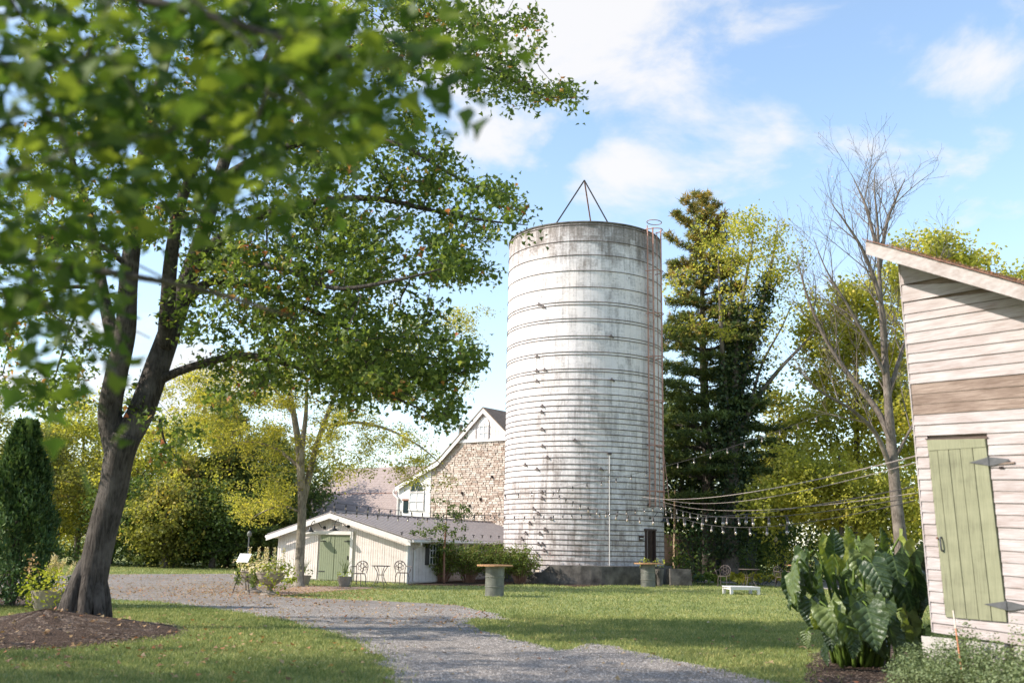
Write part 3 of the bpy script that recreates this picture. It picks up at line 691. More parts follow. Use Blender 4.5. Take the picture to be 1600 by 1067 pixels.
for k in range(7):
    z = zt_-.25-k*2.02; t = np.linspace(-1.57, 1.57, 13)
    P = [base_+lo_*.66*math.cos(a)+lx*.40*math.sin(a)+A([0, 0, z]) for a in t]; MB().tube(P, .024, 4).build('cage_hoop', 'ladder_steel', silo, world=False)
t = np.linspace(0, 2*np.pi, 17); P = [base_+lo_*(.25+.32*math.cos(a))+lx*.4*math.sin(a)+A([0, 0, zt_+.15]) for a in t]; MB().tube(P, .02, 5).build('cage_top_rail', 'rust_steel', silo, world=False)
# conduit, cast curb, ladder stay
CA = ang_px(951.5); q = A([math.cos(CA), math.sin(CA), 0])*(SR+.05)
MB().tube([q+A([0, 0, .62]), q+A([0, 0, 5.55])], .020, 6).build('conduit', 'white_paint', silo, world=False)
MB().box(q+A([0, 0, 5.6]), (.18, .08, .09), rz(CA+math.pi/2)).build('conduit_box', 'hoop_steel', silo, world=False)
MB().tube([D(1033, 675, 47)-A([SILO[0], SILO[1], 0]), D(1045, 778, 46.5)-A([SILO[0], SILO[1], 0])], .02, 5).build('stay_rod', 'ladder_steel', silo, world=False)
# foundation curb
curb = thing('silo_curb', 'dark stained low concrete curb wall wrapping the silo foot', 'wall', (SILO[0], SILO[1], 0))
cm = MB()
a0, a1 = ang_px(858)-.02, ang_px(1037)+.45
aa = np.linspace(-math.pi-.4, .75, 40); V = []
for t in aa:
    h_ = .78 if ang_px(860) < t < .75 else .45
    for r, z in ((SR+.02, 0), (SR+.34, 0), (SR+.33, h_), (SR+.02, h_+.02)): V.append([r*math.cos(t), r*math.sin(t), z])
F = [(i*4+j, i*4+(j+1) % 4, (i+1)*4+(j+1) % 4, (i+1)*4+j) for i in range(39) for j in range(4)]+[(0, 1, 2, 3), (156, 159, 158, 157)]
mk('curb', V, F, 'curb_concrete', curb, world=False)
q0 = D(1060, 905, 44.5); q0[2] = .36
MB().box(q0, (.95, .8, .72), rz(.1), jit=.03).build('curb_block', 'curb_concrete', curb)
ub = thing('utility_box', 'grey metal utility box standing at the silo foot beside shrubs', 'box', tuple(G(848, 910)*A([1, 1, 0])))
q = G(848, 910); q[2] = 0
MB().box(q+A([0, 0, .39]), (.50, .4, .78), rz(-.1)).build('cabinet', 'utility_grey', ub)
MB().box(q+A([0, 0, .80]), (.56, .46, .05), rz(-.1)).build('lid', 'utility_grey', ub)
# sign and gooseneck lamp by the silo door
sa = ang_px(1001); r_ = rz(sa+math.pi/2); q = A([SILO[0]+(SR+.04)*math.cos(sa), SILO[1]+(SR+.04)*math.sin(sa), 2.0])
sg = MB().box(q, (.26, .03, .20), r_).build('door_sign', 'brown_frame'); tag(sg, 'small brown sign plate beside the silo doorway', 'sign')
MB().box(q-r_[:, 1]*.022+A([0, 0, -.02]), (.2, .008, .03), r_).build('lettering', 'paper', sg, world=False)
def gooseneck(name, q, d, sx, label, group=None, s=1.):
    """q wall point, d outward, sx sideways reach"""
    t = thing(name, label, 'lamp', tuple(q), 0, group); side = np.cross(A([0, 0, 1.]), d)
    MB().lathe([(.001, 0), (.06, 0), (.06, .03), (.001, .03)], n=12).V
    m_ = MB(); R_ = axes(side, A([0, 0, 1.]), d); m_.lathe([(.065*s, 0), (.065*s, .03), (.02, .05)], n=12); m_.V[0] = m_.V[0]@R_.T; m_.build('wall_plate', 'shade_black', t, world=False)
    P = spline([A([0, 0, 0]), d*.18*s+A([0, 0, .02])+side*sx*.1, d*.30*s+side*sx*.45+A([0, 0, .25*s]), d*.42*s+side*sx*.8+A([0, 0, .22*s]), d*.45*s+side*sx+A([0, 0, .02])], 4)
    MB().tube(P, .014*s, 5).build('arm', 'shade_black', t, world=False)
    e = P[-1]; MB().lathe([(.025*s, .0), (.05*s, -.02), (.06*s, -.10*s), (.10*s, -.13*s), (.19*s, -.20*s), (.185*s, -.20*s), (.09*s, -.14*s)], tuple(e), 16).build('shade', 'shade_black', t, world=False, smooth=True)
    MB().lathe([(.02, -.12*s), (.035*s, -.16*s), (.03*s, -.20*s), (.005, -.22*s)], tuple(e), 10).build('bulb', 'bulb_glass', t, world=False, smooth=True)
    return t
t_ = ang_px(1015); q = A([SILO[0]+(SR+.02)*math.cos(t_), SILO[1]+(SR+.02)*math.sin(t_), D(1015, 808, 44.5)[2]]); dv = A([math.cos(t_), math.sin(t_), 0])
gooseneck('gooseneck_lamp', q, dv, .45, 'black gooseneck lamp on the silo above its doorway')

# ================================================================== LOW OUTBUILDING
ag = math.radians(24); gu = A([math.cos(ag), -math.sin(ag), 0]); gv = A([math.sin(ag), math.cos(ag), 0]); gn = -gv
O_ = G(635, 911.5); O_[2] = 0                     # right near corner
# gable width from the left corner column
lw = 6.2
for k in np.linspace(5, 8, 301):
    if abs(pxl(O_-gu*k)[0]-431) < .6: lw = k; break
LB = O_-gu*lw
def gp(x, y, off=0.): return PW(x, y, O_+gn*off, gn)
def gq(x, y): q = gp(x, y); return float((q-LB)@gu), float(q[2])      # gable coordinates (s from left corner, z)
pk = gq(524, 803.5); el = gq(431, 834); er = gq(635, 841.5); LEN = 15.6
ob = thing('outbuilding', 'low pale board sided outbuilding with a seamed metal roof', 'building', tuple(LB))
EAL, EAR, PKS, PKZ = el[1], er[1], pk[0], pk[1]
def gl(s, z, b=0.): return LB+gu*s+gv*b+A([0, 0, z])
core = MB(); q = [gl(0.03, 0, .03), gl(lw-.03, 0, .03), gl(lw-.03, EAR-.04, .03), gl(PKS, PKZ-.05, .03), gl(0.03, EAL-.04, .03)]
core.quadbox(q, gv, LEN); core.build('wall_core', 'siding', ob)
# vertical boards on the gable
ds = gq(498.5, 880)[0], gq(547, 880)[0]; DTOP = gq(500, 835)[1]; fs = gq(458, 830)[0]
sid = MB(); s = 0.0; bw = .108
def roofz(s): return EAL+(PKZ-EAL)*s/PKS if s < PKS else PKZ+(EAR-PKZ)*(s-PKS)/(lw-PKS)
while s < lw-.01:
    e = min(s+bw-.012, lw)
    if e < ds[0] or s > ds[1]: zb_ = .06
    else: zb_ = DTOP
    if e-s > .02:
        q = [gl(s, zb_), gl(e, zb_), gl(e, roofz(e)-.02), gl(s, roofz(s)-.02)]; sid.quadbox(q, gn, .018+RNG.uniform(0, .006))
    s += bw
sid.build('gable_boards', 'siding', ob, kind='stuff')
ss = MB(); s = 0.0
while s < LEN:
    q = [O_+gv*s+A([0, 0, .06]), O_+gv*(s+.29)+A([0, 0, .06]), O_+gv*(s+.29)+A([0, 0, EAR-.02]), O_+gv*s+A([0, 0, EAR-.02])]; ss.quadbox(q, gu, .02); s += .31
ss.build('side_boards', 'siding', ob, kind='stuff')
MB().quadbox([gl(lw-.07, .05, -.04), gl(lw+.03, .05, -.04), gl(lw+.03, EAR-.05, -.04), gl(lw-.07, EAR-.05, -.04)], gv, .12).build('corner_trim', 'white_paint', ob)
# door surround and double doors
fr = MB(); fr.quadbox([gl(fs, DTOP+.02), gl(ds[1]+.14, DTOP+.02), gl(ds[1]+.14, DTOP+.16), gl(fs, DTOP+.16)], gn, .11)
fr.quadbox([gl(ds[1]+.01, .04), gl(ds[1]+.14, .04), gl(ds[1]+.14, DTOP+.02), gl(ds[1]+.01, DTOP+.02)], gn, .10); fr.build('door_trim', 'white_paint', ob)
mid_ = gq(522, 880)[0]
for k, (a, b) in enumerate([(ds[0]+.015, mid_-.012), (mid_+.012, ds[1]-.01)]):
    dd = MB(); n_ = 7; wd_ = (b-a)/n_
    MB
    do = MB().quadbox([gl(a, .05, .01), gl(b, .05, .01), gl(b, DTOP-.01, .01), gl(a, DTOP-.01, .01)], gn, .02).build('door', 'shed_green', ob)
    for i in range(n_): dd.quadbox([gl(a+i*wd_+.004, .05), gl(a+(i+1)*wd_-.004, .05), gl(a+(i+1)*wd_-.004, DTOP-.01), gl(a+i*wd_+.004, DTOP-.01)], gn, .03)
    dd.build('door_boards', 'shed_green', do, kind='stuff')
    hg = MB()
    for zz_ in (.38, DTOP-.25): e0 = a if k == 0 else b; hg.quadbox([gl(e0, zz_-.015, -.035), gl(e0+(.3 if k == 0 else -.3), zz_-.015, -.035), gl(e0+(.3 if k == 0 else -.3), zz_+.015, -.035), gl(e0, zz_+.015, -.035)], gn, .012)
    hg.build('hinge', 'black_steel', do)
q = gl(ds[1]-.10, .95, -.05); MB().box(q, (.03, .04, .16), rz(-ag)).build('handle', 'black_steel', ob)
# louvre vent
vs = gq(519, 812); ve = gq(534, 822); vt = MB(); vb_ = MB().quadbox([gl(vs[0], ve[1], -.02), gl(ve[0], ve[1], -.02), gl(ve[0], min(vs[1], roofz(vs[0])-.08), -.02), gl(vs[0], min(vs[1], roofz(vs[0])-.08), -.02)], gn, .02).build('vent', 'white_paint', ob)
for k in range(4): z = ve[1]+.03+k*.06; MB().quadbox([gl(vs[0]+.03, z, -.04), gl(ve[0]-.03, z, -.04), gl(ve[0]-.03, z+.02, -.04), gl(vs[0]+.03, z+.02, -.04)], gn, .03).build('louvre', 'bare_board', vb_)
# roof: each seamed pan is a panel
OH = .35
def rp(side, b, k, lift=0.):                      # side -1 left / 1 right, k 0 ridge .. 1 eave (with overhang)
    s = PKS+(lw-PKS+.35)*k if side > 0 else PKS-(PKS+.35)*k
    z = PKZ+(EAR-PKZ)*(s-PKS)/(lw-PKS) if side > 0 else PKZ+(EAL-PKZ)*(PKS-s)/PKS
    return gl(s, z+.06+lift, b)
npan = 34; pw_ = (LEN+OH)/npan; me_p = {}
for side in (-1, 1):
    for i in range(npan):
        b0 = -OH+i*pw_; b1 = b0+pw_
        pn = MB(); q = [rp(side, b0, .004), rp(side, b1-.004, .004), rp(side, b1-.004, 1), rp(side, b0, 1)]; pn.quadbox(q, A([0, 0, 1.]), .02)
        pn.tube([rp(side, b0+.012, .004, .035), rp(side, b0+.012, 1, .035)], .019, 4); pn.build('roof_panel', 'metal_roof', ob)
rg = MB(); rg.tube([gl(PKS, PKZ+.10, -OH-.01), gl(PKS, PKZ+.10, LEN)], .06, 6); rg.build('ridge_cap', 'metal_roof', ob)
sgd = MB()
for i in range(0, npan, 2):
    q = rp(1, -OH+i*pw_+.03, .88, .10); sgd = MB(); sgd.box(q, (.03, .05, .12), rz(-ag)); sgd.box(q+A([0, 0, .06]), (.12, .04, .03), rz(-ag+.5)); sgd.build('snow_guard', 'black_steel', ob)
for side in (-1, 1):
    e = rp(side, -OH-.03, 1, -.02); t0 = rp(side, -OH-.03, 0, -.02); dz = A([0, 0, .21])
    MB().quadbox([t0-dz, e-dz, e, t0], gn, .04).build('barge_board', 'white_paint', ob)
    s0, s1 = rp(side, -OH, 1, -.06), rp(side, LEN, 1, -.06)
    MB().tube([s0+gu*side*.05, s1+gu*side*.05], .065, 6).build('gutter', 'white_paint', ob)
    MB().quadbox([rp(side, -OH, .90, -.05), rp(side, LEN, .90, -.05), rp(side, LEN, .99, -.11), rp(side, -OH, .99, -.11)], A([0, 0, -1.]), .02).build('soffit', 'white_paint', ob)
c0 = rp(1, .35, 1, -.08)+gu*.05; c1 = O_+gv*.45+gu*.07
MB().tube(spline([c0, c0+A([0, 0, -.14]), c1+A([0, 0, EAR-.40]), c1+A([0, 0, EAR-.6]), c1+A([0, 0, .1])], 4), .042, 6).build('downspout', 'white_paint', ob)
# side windows with dark shutters
def sw(xa, xb, zt0, zb0, name='window'):
    def at(x):
        q = PW(x, 860, O_, gu); return float((q-O_)@gv)
    a, b = at(xa), at(xb); q = lambda s_, z, o=0.: O_+gv*s_+gu*o+A([0, 0, z])
    f = MB()
    f.quadbox([q(a, zb0, .02), q(b, zb0, .02), q(b, zt0, .02), q(a, zt0, .02)], gu, .03)
    wo = f.build('window', 'glass_dark', ob); ba = MB()
    for i in range(4): s_ = a+(b-a)*i/3; ba.quadbox([q(s_-.02, zb0, .052), q(s_+.02, zb0, .052), q(s_+.02, zt0, .052), q(s_-.02, zt0, .052)], gu, .02)
    for i in range(4): z = zb0+(zt0-zb0)*i/3; ba.quadbox([q(a, z-.015, .074), q(b, z-.015, .074), q(b, z+.015, .074), q(a, z+.015, .074)], gu, .01)
    ba.build('muntins', 'white_paint', wo)
    for c_, d_ in ((a-.34, a-.03), (b+.03, b+.34)): MB().quadbox([q(c_, zb0-.03, .02), q(d_, zb0-.03, .02), q(d_, zt0+.03, .02), q(c_, zt0+.03, .02)], gu, .04).build('shutter', 'shutter_dark', wo)
sw(670, 683, EAR-.18, .75); sw(707, 716, EAR-.18, .75); sw(738, 757, EAR-.18, .75)
for (x, y, lab) in ((508, 824, 'black gooseneck lamp over the left green door leaf of the outbuilding'), (545, 822, 'black gooseneck lamp below the gable vent of the outbuilding')):
    q = gp(x, y); gooseneck('gooseneck_lamp', q+gn*.03, gn, -.38*1, lab, 'gooseneck lamps over the green doors', 1.05)

# ================================================================== STONE BARN
ab = math.radians(37); bu = A([math.cos(ab), -math.sin(ab), 0]); bv = A([math.sin(ab), math.cos(ab), 0]); bn = -bv
BO = D(758, 850, 57.0); BO[2] = 0
def bq(x, y): q = PW(x, y, BO, bn); return float((q-BO)@bu), float(q[2])
def bl(s, z, b=0.): return BO+bu*s+bv*b+A([0, 0, z])
bp, bb, be = bq(759, 640), bq(688, 722), bq(622, 762)
slope = (bp[1]-bb[1])/(bp[0]-bb[0]); RW = 5.6; rr = (bp[0]+RW, bp[1]-slope*RW)
barn = thing('stone_barn', 'large stone barn with white gable trim and brown shingled wings', 'building', tuple(BO))
def bprof(s):
    if s > bp[0]: return bp[1]-(s-bp[0])*slope
    if s > bb[0]: return bb[1]+(s-bb[0])*slope
    return be[1]+(s-be[0])*(bb[1]-be[1])/(bb[0]-be[0])
st0 = bq(674, 760)[0]; tz = bq(730, 689)[1]       # stone starts, trim band height
MB().quadbox([bl(be[0], 0, .05), bl(rr[0], 0, .05), bl(rr[0], rr[1]-.03, .05), bl(bp[0], bp[1]-.03, .05), bl(bb[0], bb[1]-.03, .05), bl(be[0], be[1]-.03, .05)], bv, 10).build('wall_core', 'mortar', barn)
MB().quadbox([bl(be[0], 0), bl(st0, 0), bl(st0, bprof(st0)-.04), bl(bb[0], bb[1]-.04) if bb[0] < st0 else bl((be[0]+st0)/2, bprof((be[0]+st0)/2)-.04), bl(be[0], be[1]-.04)], bn, .06).build('stucco_wall', 'stucco', barn)
sm = MB(); z = 1.6; g = np.random.default_rng(77)
while z < tz:
    h_ = g.uniform(.08, .15); s = st0+g.uniform(-.05, 0); s = max(s, st0)
    while s < rr[0]:
        w_ = g.uniform(.14, .42); top = min(bprof(s+.03), bprof(min(s+w_, rr[0]))) - .1
        if z+h_ < top:
            d_ = g.uniform(.02, .065)
            sm.quadbox([bl(s+.012, z+.01, .045)+A([0, 0, g.uniform(-.01, .01)]), bl(s+w_-.012, z+.01+g.uniform(-.012, .012), .045), bl(s+w_-.012-g.uniform(0, .03), z+h_-.01, .045), bl(s+.012+g.uniform(0, .03), z+h_-.012, .045)], bn, d_+.03, t=g.uniform(0, 1))
        s += w_
    z += h_
sm.build('wall_stones', 'stone', barn, kind='stuff', tint=True)
for (s_, z_) in [bq(723, 770), bq(752, 780), bq(735, 790), bq(770, 745)]:
    MB().box(bl(s_, z_, -.08), (.09, .1, .14), rz(-ab)).build('painted_vent_hole', 'painted_dark_inside', barn)  # solid blocks, the shade of a hole put into their colour
# board gable above the stone
gs = MB(); s = bq(713, 689)[0]-.05; s0_ = s
while s < rr[0]:
    if bprof(s+.2)-.05 > tz+.05: gs.quadbox([bl(s, tz+.02, -.02), bl(s+.21, tz+.02, -.02), bl(s+.21, max(tz+.03, bprof(s+.21)-.05), -.02), bl(s, max(tz+.03, bprof(s)-.05), -.02)], bn, .03)
    s += .23
gs.build('gable_boards', 'siding', barn, kind='stuff')
s_l = [s for s in np.linspace(bb[0], bp[0], 200) if bprof(s) > tz+.1][0]
MB().quadbox([bl(s_l-.2, tz-.10, -.06), bl(rr[0], tz-.10, -.06), bl(rr[0], tz+.06, -.06), bl(s_l-.1, tz+.06, -.06)], bn, .07).build('belt_trim', 'white_paint', barn)
for (a, b) in ((be, bb), (bb, bp), (bp, rr)):
    MB().quadbox([bl(a[0], a[1]-.22, -.22), bl(b[0], b[1]-.22, -.22), bl(b[0], b[1]+.06, -.22), bl(a[0], a[1]+.06, -.22)], bn, .05).build('barge_board', 'white_paint', barn)
    q = [bl(a[0], a[1]+.07, -.3), bl(b[0], b[1]+.07, -.3), bl(b[0], b[1]+.07, 10.2), bl(a[0], a[1]+.07, 10.2)]
    MB().quadbox(q, A([0, 0, 1.]), .06).build('roof', 'dark_shingle', barn)
def arch(sc0, zc0, w_, h_, name, mat, glass, lowh, blind=False):
    """arched window: half round light over a rectangular one, s centre, spring height, width, arch height, lower light height"""
    t = np.linspace(0, math.pi, 15)
    P = [bl(sc0+w_/2*math.cos(a), zc0+h_*math.sin(a), -.07) for a in t]; o = MB().quadbox(P, bn, .03).build(name, glass, barn)
    fr_ = MB(); fr_.tube(P, .055, 4); fr_.tube([P[0], P[-1]], .05, 4)
    for a in (.33, .66): fr_.tube([bl(sc0, zc0, -.11), bl(sc0+w_/2*math.cos(math.pi*a), zc0+h_*math.sin(math.pi*a), -.11)], .015, 4)
    fr_.build('frame', 'white_paint', o)
    MB().quadbox([bl(sc0-w_/2, zc0-.08-lowh, -.07), bl(sc0+w_/2, zc0-.08-lowh, -.07), bl(sc0+w_/2, zc0-.08, -.07), bl(sc0-w_/2, zc0-.08, -.07)], bn, .03).build('pane', 'blind' if blind else glass, o)
    f2 = MB()
    for s_ in (-w_/2, 0, w_/2): f2.quadbox([bl(sc0+s_-.035, zc0-.1-lowh, -.105), bl(sc0+s_+.035, zc0-.1-lowh, -.105), bl(sc0+s_+.035, zc0, -.105), bl(sc0+s_-.035, zc0, -.105)], bn, .03)
    for z_ in (zc0-.1-lowh, zc0-.1-lowh/2, zc0-.06): f2.quadbox([bl(sc0-w_/2-.05, z_-.02, -.138), bl(sc0+w_/2+.05, z_-.02, -.138), bl(sc0+w_/2+.05, z_+.02, -.138), bl(sc0-w_/2-.05, z_+.02, -.138)], bn, .02)
    f2.build('sash', 'white_paint', o)
c_ = bq(758, 664); r_ = bq(764.5, 664); l_ = bq(751, 664); top_ = bq(758, 653)[1]
arch(c_[0], c_[1], (r_[0]-l_[0]), top_-c_[1], 'arched_window', 'white_paint', 'blind', c_[1]-bq(758, 686)[1]-.1, True)
sh0, sh1 = bq(733, 672), bq(744.5, 687); MB().quadbox([bl(sh0[0], sh1[1], -.06), bl(sh1[0], sh1[1], -.06), bl(sh1[0], sh0[1], -.06), bl(sh0[0], sh0[1], -.06)], bn, .05).build('shutter', 'white_paint', barn)
c_ = bq(653, 768); l_ = bq(642.5, 768); r_ = bq(664, 768); top_ = bq(653, 750.5)[1]
arch(c_[0], c_[1], r_[0]-l_[0], top_-c_[1], 'arched_window', 'white_paint', 'glass_dark', c_[1]-bq(653, 796)[1]-.1, True)
f0, f1 = bq(632, 782), bq(639, 801); MB().quadbox([bl(f0[0], f1[1], -.07), bl(f1[0], f1[1], -.07), bl(f1[0], f0[1], -.07), bl(f0[0], f0[1], -.07)], bn, .03).build('side_window', 'glass_dark', barn)
MB().quadbox([bl(f0[0]-.05, f0[1], -.06), bl(f1[0]+.05, f0[1], -.06), bl(f1[0]+.05, f0[1]+.1, -.06), bl(f0[0]-.05, f0[1]+.1, -.06)], bn, .1).build('window_hood', 'rust_steel', barn)
e = bl(be[0]-.1, be[1]-.1, -.2); MB().tube(spline([e, e+A([-.05, 0, -.25]), e+bu*.35+A([0, 0, -.6]), bl(be[0]+.15, be[1]-1.0, -.12), bl(be[0]+.15, .5, -.12)], 4), .06, 6).build('downspout', 'white_paint', barn)
q = D(718.5, 690, 58.5); MB().tube([q-A([0, 0, 1.2]), q+A([0, 0, .75])], .09, 8).build('flue_pipe', 'galv', barn); MB().tube([q+A([0, 0, .78]), q+A([0, 0, 1.0])], .17, 8).build('flue_cap', 'galv', barn)
# brown shingled wing: courses laid as thin overlapping strips
W0 = D(705, 726, 67.5); rzw = W0[2]; W0[2] = 0; WL = 0
for k in np.linspace(4, 16, 481):
    if pxl(W0-bu*k+A([0, 0, rzw]))[0] < 531: WL = k; break
wing = thing('shingled_wing', 'long brown shingle roofed barn wing behind the outbuilding', 'building', tuple(W0))
ezw = 2.9; run = 5.6; ncs = 30
def wr(s, k, lift=0.): return W0-bu*s+bn*run*k+A([0, 0, rzw+(ezw-rzw)*k+lift])
co = MB(); g = np.random.default_rng(5)
for i in range(ncs):
    k0, k1 = i/ncs, (i+1.25)/ncs
    n_ = 40
    for j in range(n_):
        a_s, b_s = WL*j/n_, WL*(j+1)/n_-.01; lf = .035+g.uniform(0, .015)
        co.quadbox([wr(a_s, k0, 0), wr(b_s, k0, 0), wr(b_s, min(1, k1), lf*.6), wr(a_s, min(1, k1), lf*.6)], A([0, 0, 1.]), .018)
co.build('shingle_courses', 'brown_shingle', wing, kind='stuff')
MB().quadbox([wr(0, 0, -.03), wr(WL, 0, -.03), wr(WL, 1, -.03), wr(0, 1, -.03)], A([0, 0, -1.]), .1).build('roof_deck', 'bare_board', wing)
MB().quadbox([W0-bu*0+bn*(-run)+A([0, 0, ezw]), W0-bu*WL-bn*run+A([0, 0, ezw]), wr(WL, 0, -.02), wr(0, 0, -.02)], A([0, 0, 1.]), .05).build('rear_roof', 'brown_shingle', wing)
MB().quadbox([W0+bn*(run-.4), W0-bu*(WL-.3)+bn*(run-.4), W0-bu*(WL-.3)-bn*(run-.4), W0-bn*(run-.4)], A([0, 0, 1.]), ezw-.05).build('wall', 'stucco', wing)
MB().tube([wr(0, .52, .05), wr(WL, .52, .05)], .03, 4).build('pitch_flashing', 'rust_steel', wing)

# ================================================================== WHITE CLAPBOARD SHED (front right)
Z0 = 13.5; as_ = math.atan(950/1555); SO = D(1434, 690, Z0); sw_ = A([math.sin(as_), -math.cos(as_), 0]); sn = A([-math.cos(as_), -math.sin(as_), 0]); SO[2] = 0
def sq(x, y, off=0.): q = PW(x, y, SO+sn*off, sn); return float((q-SO)@sw_), float(q[2])
def sp(s, z, off=0.): return SO+sw_*s+sn*off+A([0, 0, z])
shed = thing('board_shed', 'weathered white clapboard shed with sloping roof at right edge', 'shed', tuple(SO))
tl, blc = sq(1407, 431), sq(1458, 986)
def left(z): return blc[0]+(tl[0]-blc[0])*(z-blc[1])/(tl[1]-blc[1])
sl_ = (sq(1600, 583)[1]-sq(1420, 600)[1])/(sq(1600, 583)[0]-sq(1420, 600)[0])      # the old shed has settled: boards run slightly downhill
LEFT0 = left(3.); SEND = 5.2
bT = sq(1352, 376, .55), sq(1600, 445, .55)
rs = (bT[1][1]-bT[0][1])/(bT[1][0]-bT[0][0])
def roofb(s): return bT[0][1]+rs*(s-bT[0][0])
dTL, dTR, dBR, dBL = sq(1451, 686), sq(1542, 684), sq(1576, 971), sq(1480, 963)
def dl(z): return dTL[0]+(dBL[0]-dTL[0])*(z-dTL[1])/(dBL[1]-dTL[1])
def drr(z): return dTR[0]+(dBR[0]-dTR[0])*(z-dTR[1])/(dBR[1]-dTR[1])
# board edges read off the corner of the shed (photo rows along x = corner)
edges = [431, 446, 473, 492, 504.5, 521, 538, 553, 568, 584, 600, 616.5, 632.5, 648, 664, 681, 698, 713, 731, 748, 765, 782, 799, 817, 834, 851, 868, 887, 904, 921, 938, 955, 970, 986]
edges = sorted(edges)
zc = []
for y in edges:
    xx = 1407+(y-431)*51/555.; zc.append(sq(xx, y)[1])
zc[0] += .25
dark = (10, 11, 12)
g = np.random.default_rng(99)
def board(s0, s1, za, zb_, name, mat, lip=.024, tilt=.0, cut=None):
    """clapboard between s0 and s1 with its upper edge za and lower edge zb_ at the corner (z drops along the wall)"""
    S = lambda s, z: z+sl_*(s-LEFT0)
    pts = []
    for s in (s0, s1):
        e0 = s if not callable(s) else None
    def sx(s, z): return s(z) if callable(s) else s
    zt1, zb1 = za, zb_+.0
    a, b, c, d = (sx(s0, zb1), zb1), (sx(s1, zb1), zb1), (sx(s1, zt1), zt1), (sx(s0, zt1), zt1)
    q = [sp(a[0], S(*a), 0), sp(b[0], S(*b), 0), sp(c[0], S(*c), 0), sp(d[0], S(*d), 0)]
    top = [sp(a[0], S(*a)-.004, lip+tilt), sp(b[0], S(*b)-.004, lip), sp(c[0], S(*c), .010), sp(d[0], S(*d), .010)]
    if cut:                                        # clip under the roof
        for L_ in (q, top):
            for i in (2, 3):
                s_ = float((L_[i]-SO)@sw_); L_[i][2] = min(L_[i][2], roofb(s_)-.10); 
            for i in (0, 1):
                s_ = float((L_[i]-SO)@sw_); L_[i][2] = min(L_[i][2], roofb(s_)-.12)
    return MB().add(np.vstack([q, top]), [(3, 2, 1, 0), (4, 5, 6, 7), (0, 1, 5, 4), (1, 2, 6, 5), (2, 3, 7, 6), (3, 0, 4, 7)]).build(name, mat, shed)
for i in range(len(zc)-1):
    za, zb_ = zc[i], zc[i+1]; m_ = 'bare_board' if i in dark else 'white_board'
    gp_ = .004; lip = .024+g.uniform(-.004, .006); tl_ = g.uniform(-.004, .006)
    zmid = (za+zb_)/2+sl_*.5
    if zmid < dTL[1]+.02 and zmid > dBL[1]-.03:
        board(left, lambda z: dl(z+sl_*(dl(z)-LEFT0))-.012, za-gp_, zb_, 'clapboard', m_, lip, tl_)
        board(lambda z: drr(z+sl_*(drr(z)-LEFT0))+.012, SEND, za-gp_, zb_, 'clapboard', m_, lip, tl_)
    else:
        sp_ = g.uniform(1.5, 3.4)
        s_hi = min(SEND, (roofb(0)-.12-zb_)/(-rs)+0) if i < 14 else SEND
        board(left, min(sp_, s_hi), za-gp_, zb_, 'clapboard', m_, lip, tl_, cut=True)
        if s_hi > sp_+.1: board(sp_+.004, s_hi, za-gp_, zb_, 'clapboard', m_, lip, tl_, cut=True)
zlow, ztop = zc[-1], zc[0]
# timber body behind the boards
bd = -sn
P = [sp(left(zlow)+.02, zlow+.03, -.02), sp(SEND, zlow+.03+sl_*SEND, -.02), sp(SEND, roofb(SEND)-.1, -.02), sp(left(ztop)+.02, min(ztop, roofb(left(ztop))-.1), -.02)]
MB().quadbox(P, bd, 3.6).build('wall_core', 'bare_board', shed)
MB().quadbox([sp(left(zlow)-.005, zlow-.005, .028), sp(left(zlow)+.012, zlow-.005, .028), sp(left(ztop)+.012, ztop-.06, .028), sp(left(ztop)-.005, ztop-.06, .028)], -sn, .06).build('corner_board', 'white_board', shed)
# skirt, sill and foundation
for k in range(6): MB().box(sp(.20+k*.62, .26, -.10), (.5, .34, .52), axes(sw_, sn, A([0, 0, 1.])), jit=.02).build('foundation_block', 'block_concrete', shed)
# door
dr_ = MB
npl = 5; zt0, zb0 = dTL[1]-.16, dBL[1]
dpar = MB().quadbox([sp(dBL[0], dBL[1], .0), sp(dBR[0], dBR[1], .0), sp(dTR[0], dTR[1]-.01, .0), sp(dTL[0], dTL[1]-.01, .0)], sn, .012).build('door', 'green_plank', shed)
wds = [0, .165, .36, .56, .77, 1.0]
for i in range(npl):
    a, b = wds[i], wds[i+1]; f = lambda z, t: (dl(z)*(1-t)+drr(z)*t); gq_ = .0045
    zlo = dBL[1]*(1-(a+b)/2)+dBR[1]*(a+b)/2
    MB().quadbox([sp(f(zlo, a)+gq_, zlo, .013), sp(f(zlo, b)-gq_, zlo, .013), sp(f(zt0, b)-gq_, zt0-.004, .013), sp(f(zt0, a)+gq_, zt0-.004, .013)], sn, .026+.003*(i % 2)).build('plank', 'green_plank', dpar)
MB().quadbox([sp(dl(zt0)+.003, zt0+.002, .013), sp(drr(zt0)-.003, zt0-.006, .013), sp(dTR[0]-.003, dTR[1]-.012, .013), sp(dTL[0]+.003, dTL[1]-.012, .013)], sn, .034).build('top_rail', 'green_plank', dpar)
MB().quadbox([sp(dTL[0]-.03, dTL[1]-.003, .02), sp(dTR[0]+.03, dTR[1]-.003, .02), sp(dTR[0]+.03, dTR[1]+.008, .02), sp(dTL[0]-.03, dTL[1]+.008, .02)], sn, .02).build('drip_strip', 'brown_frame', shed)
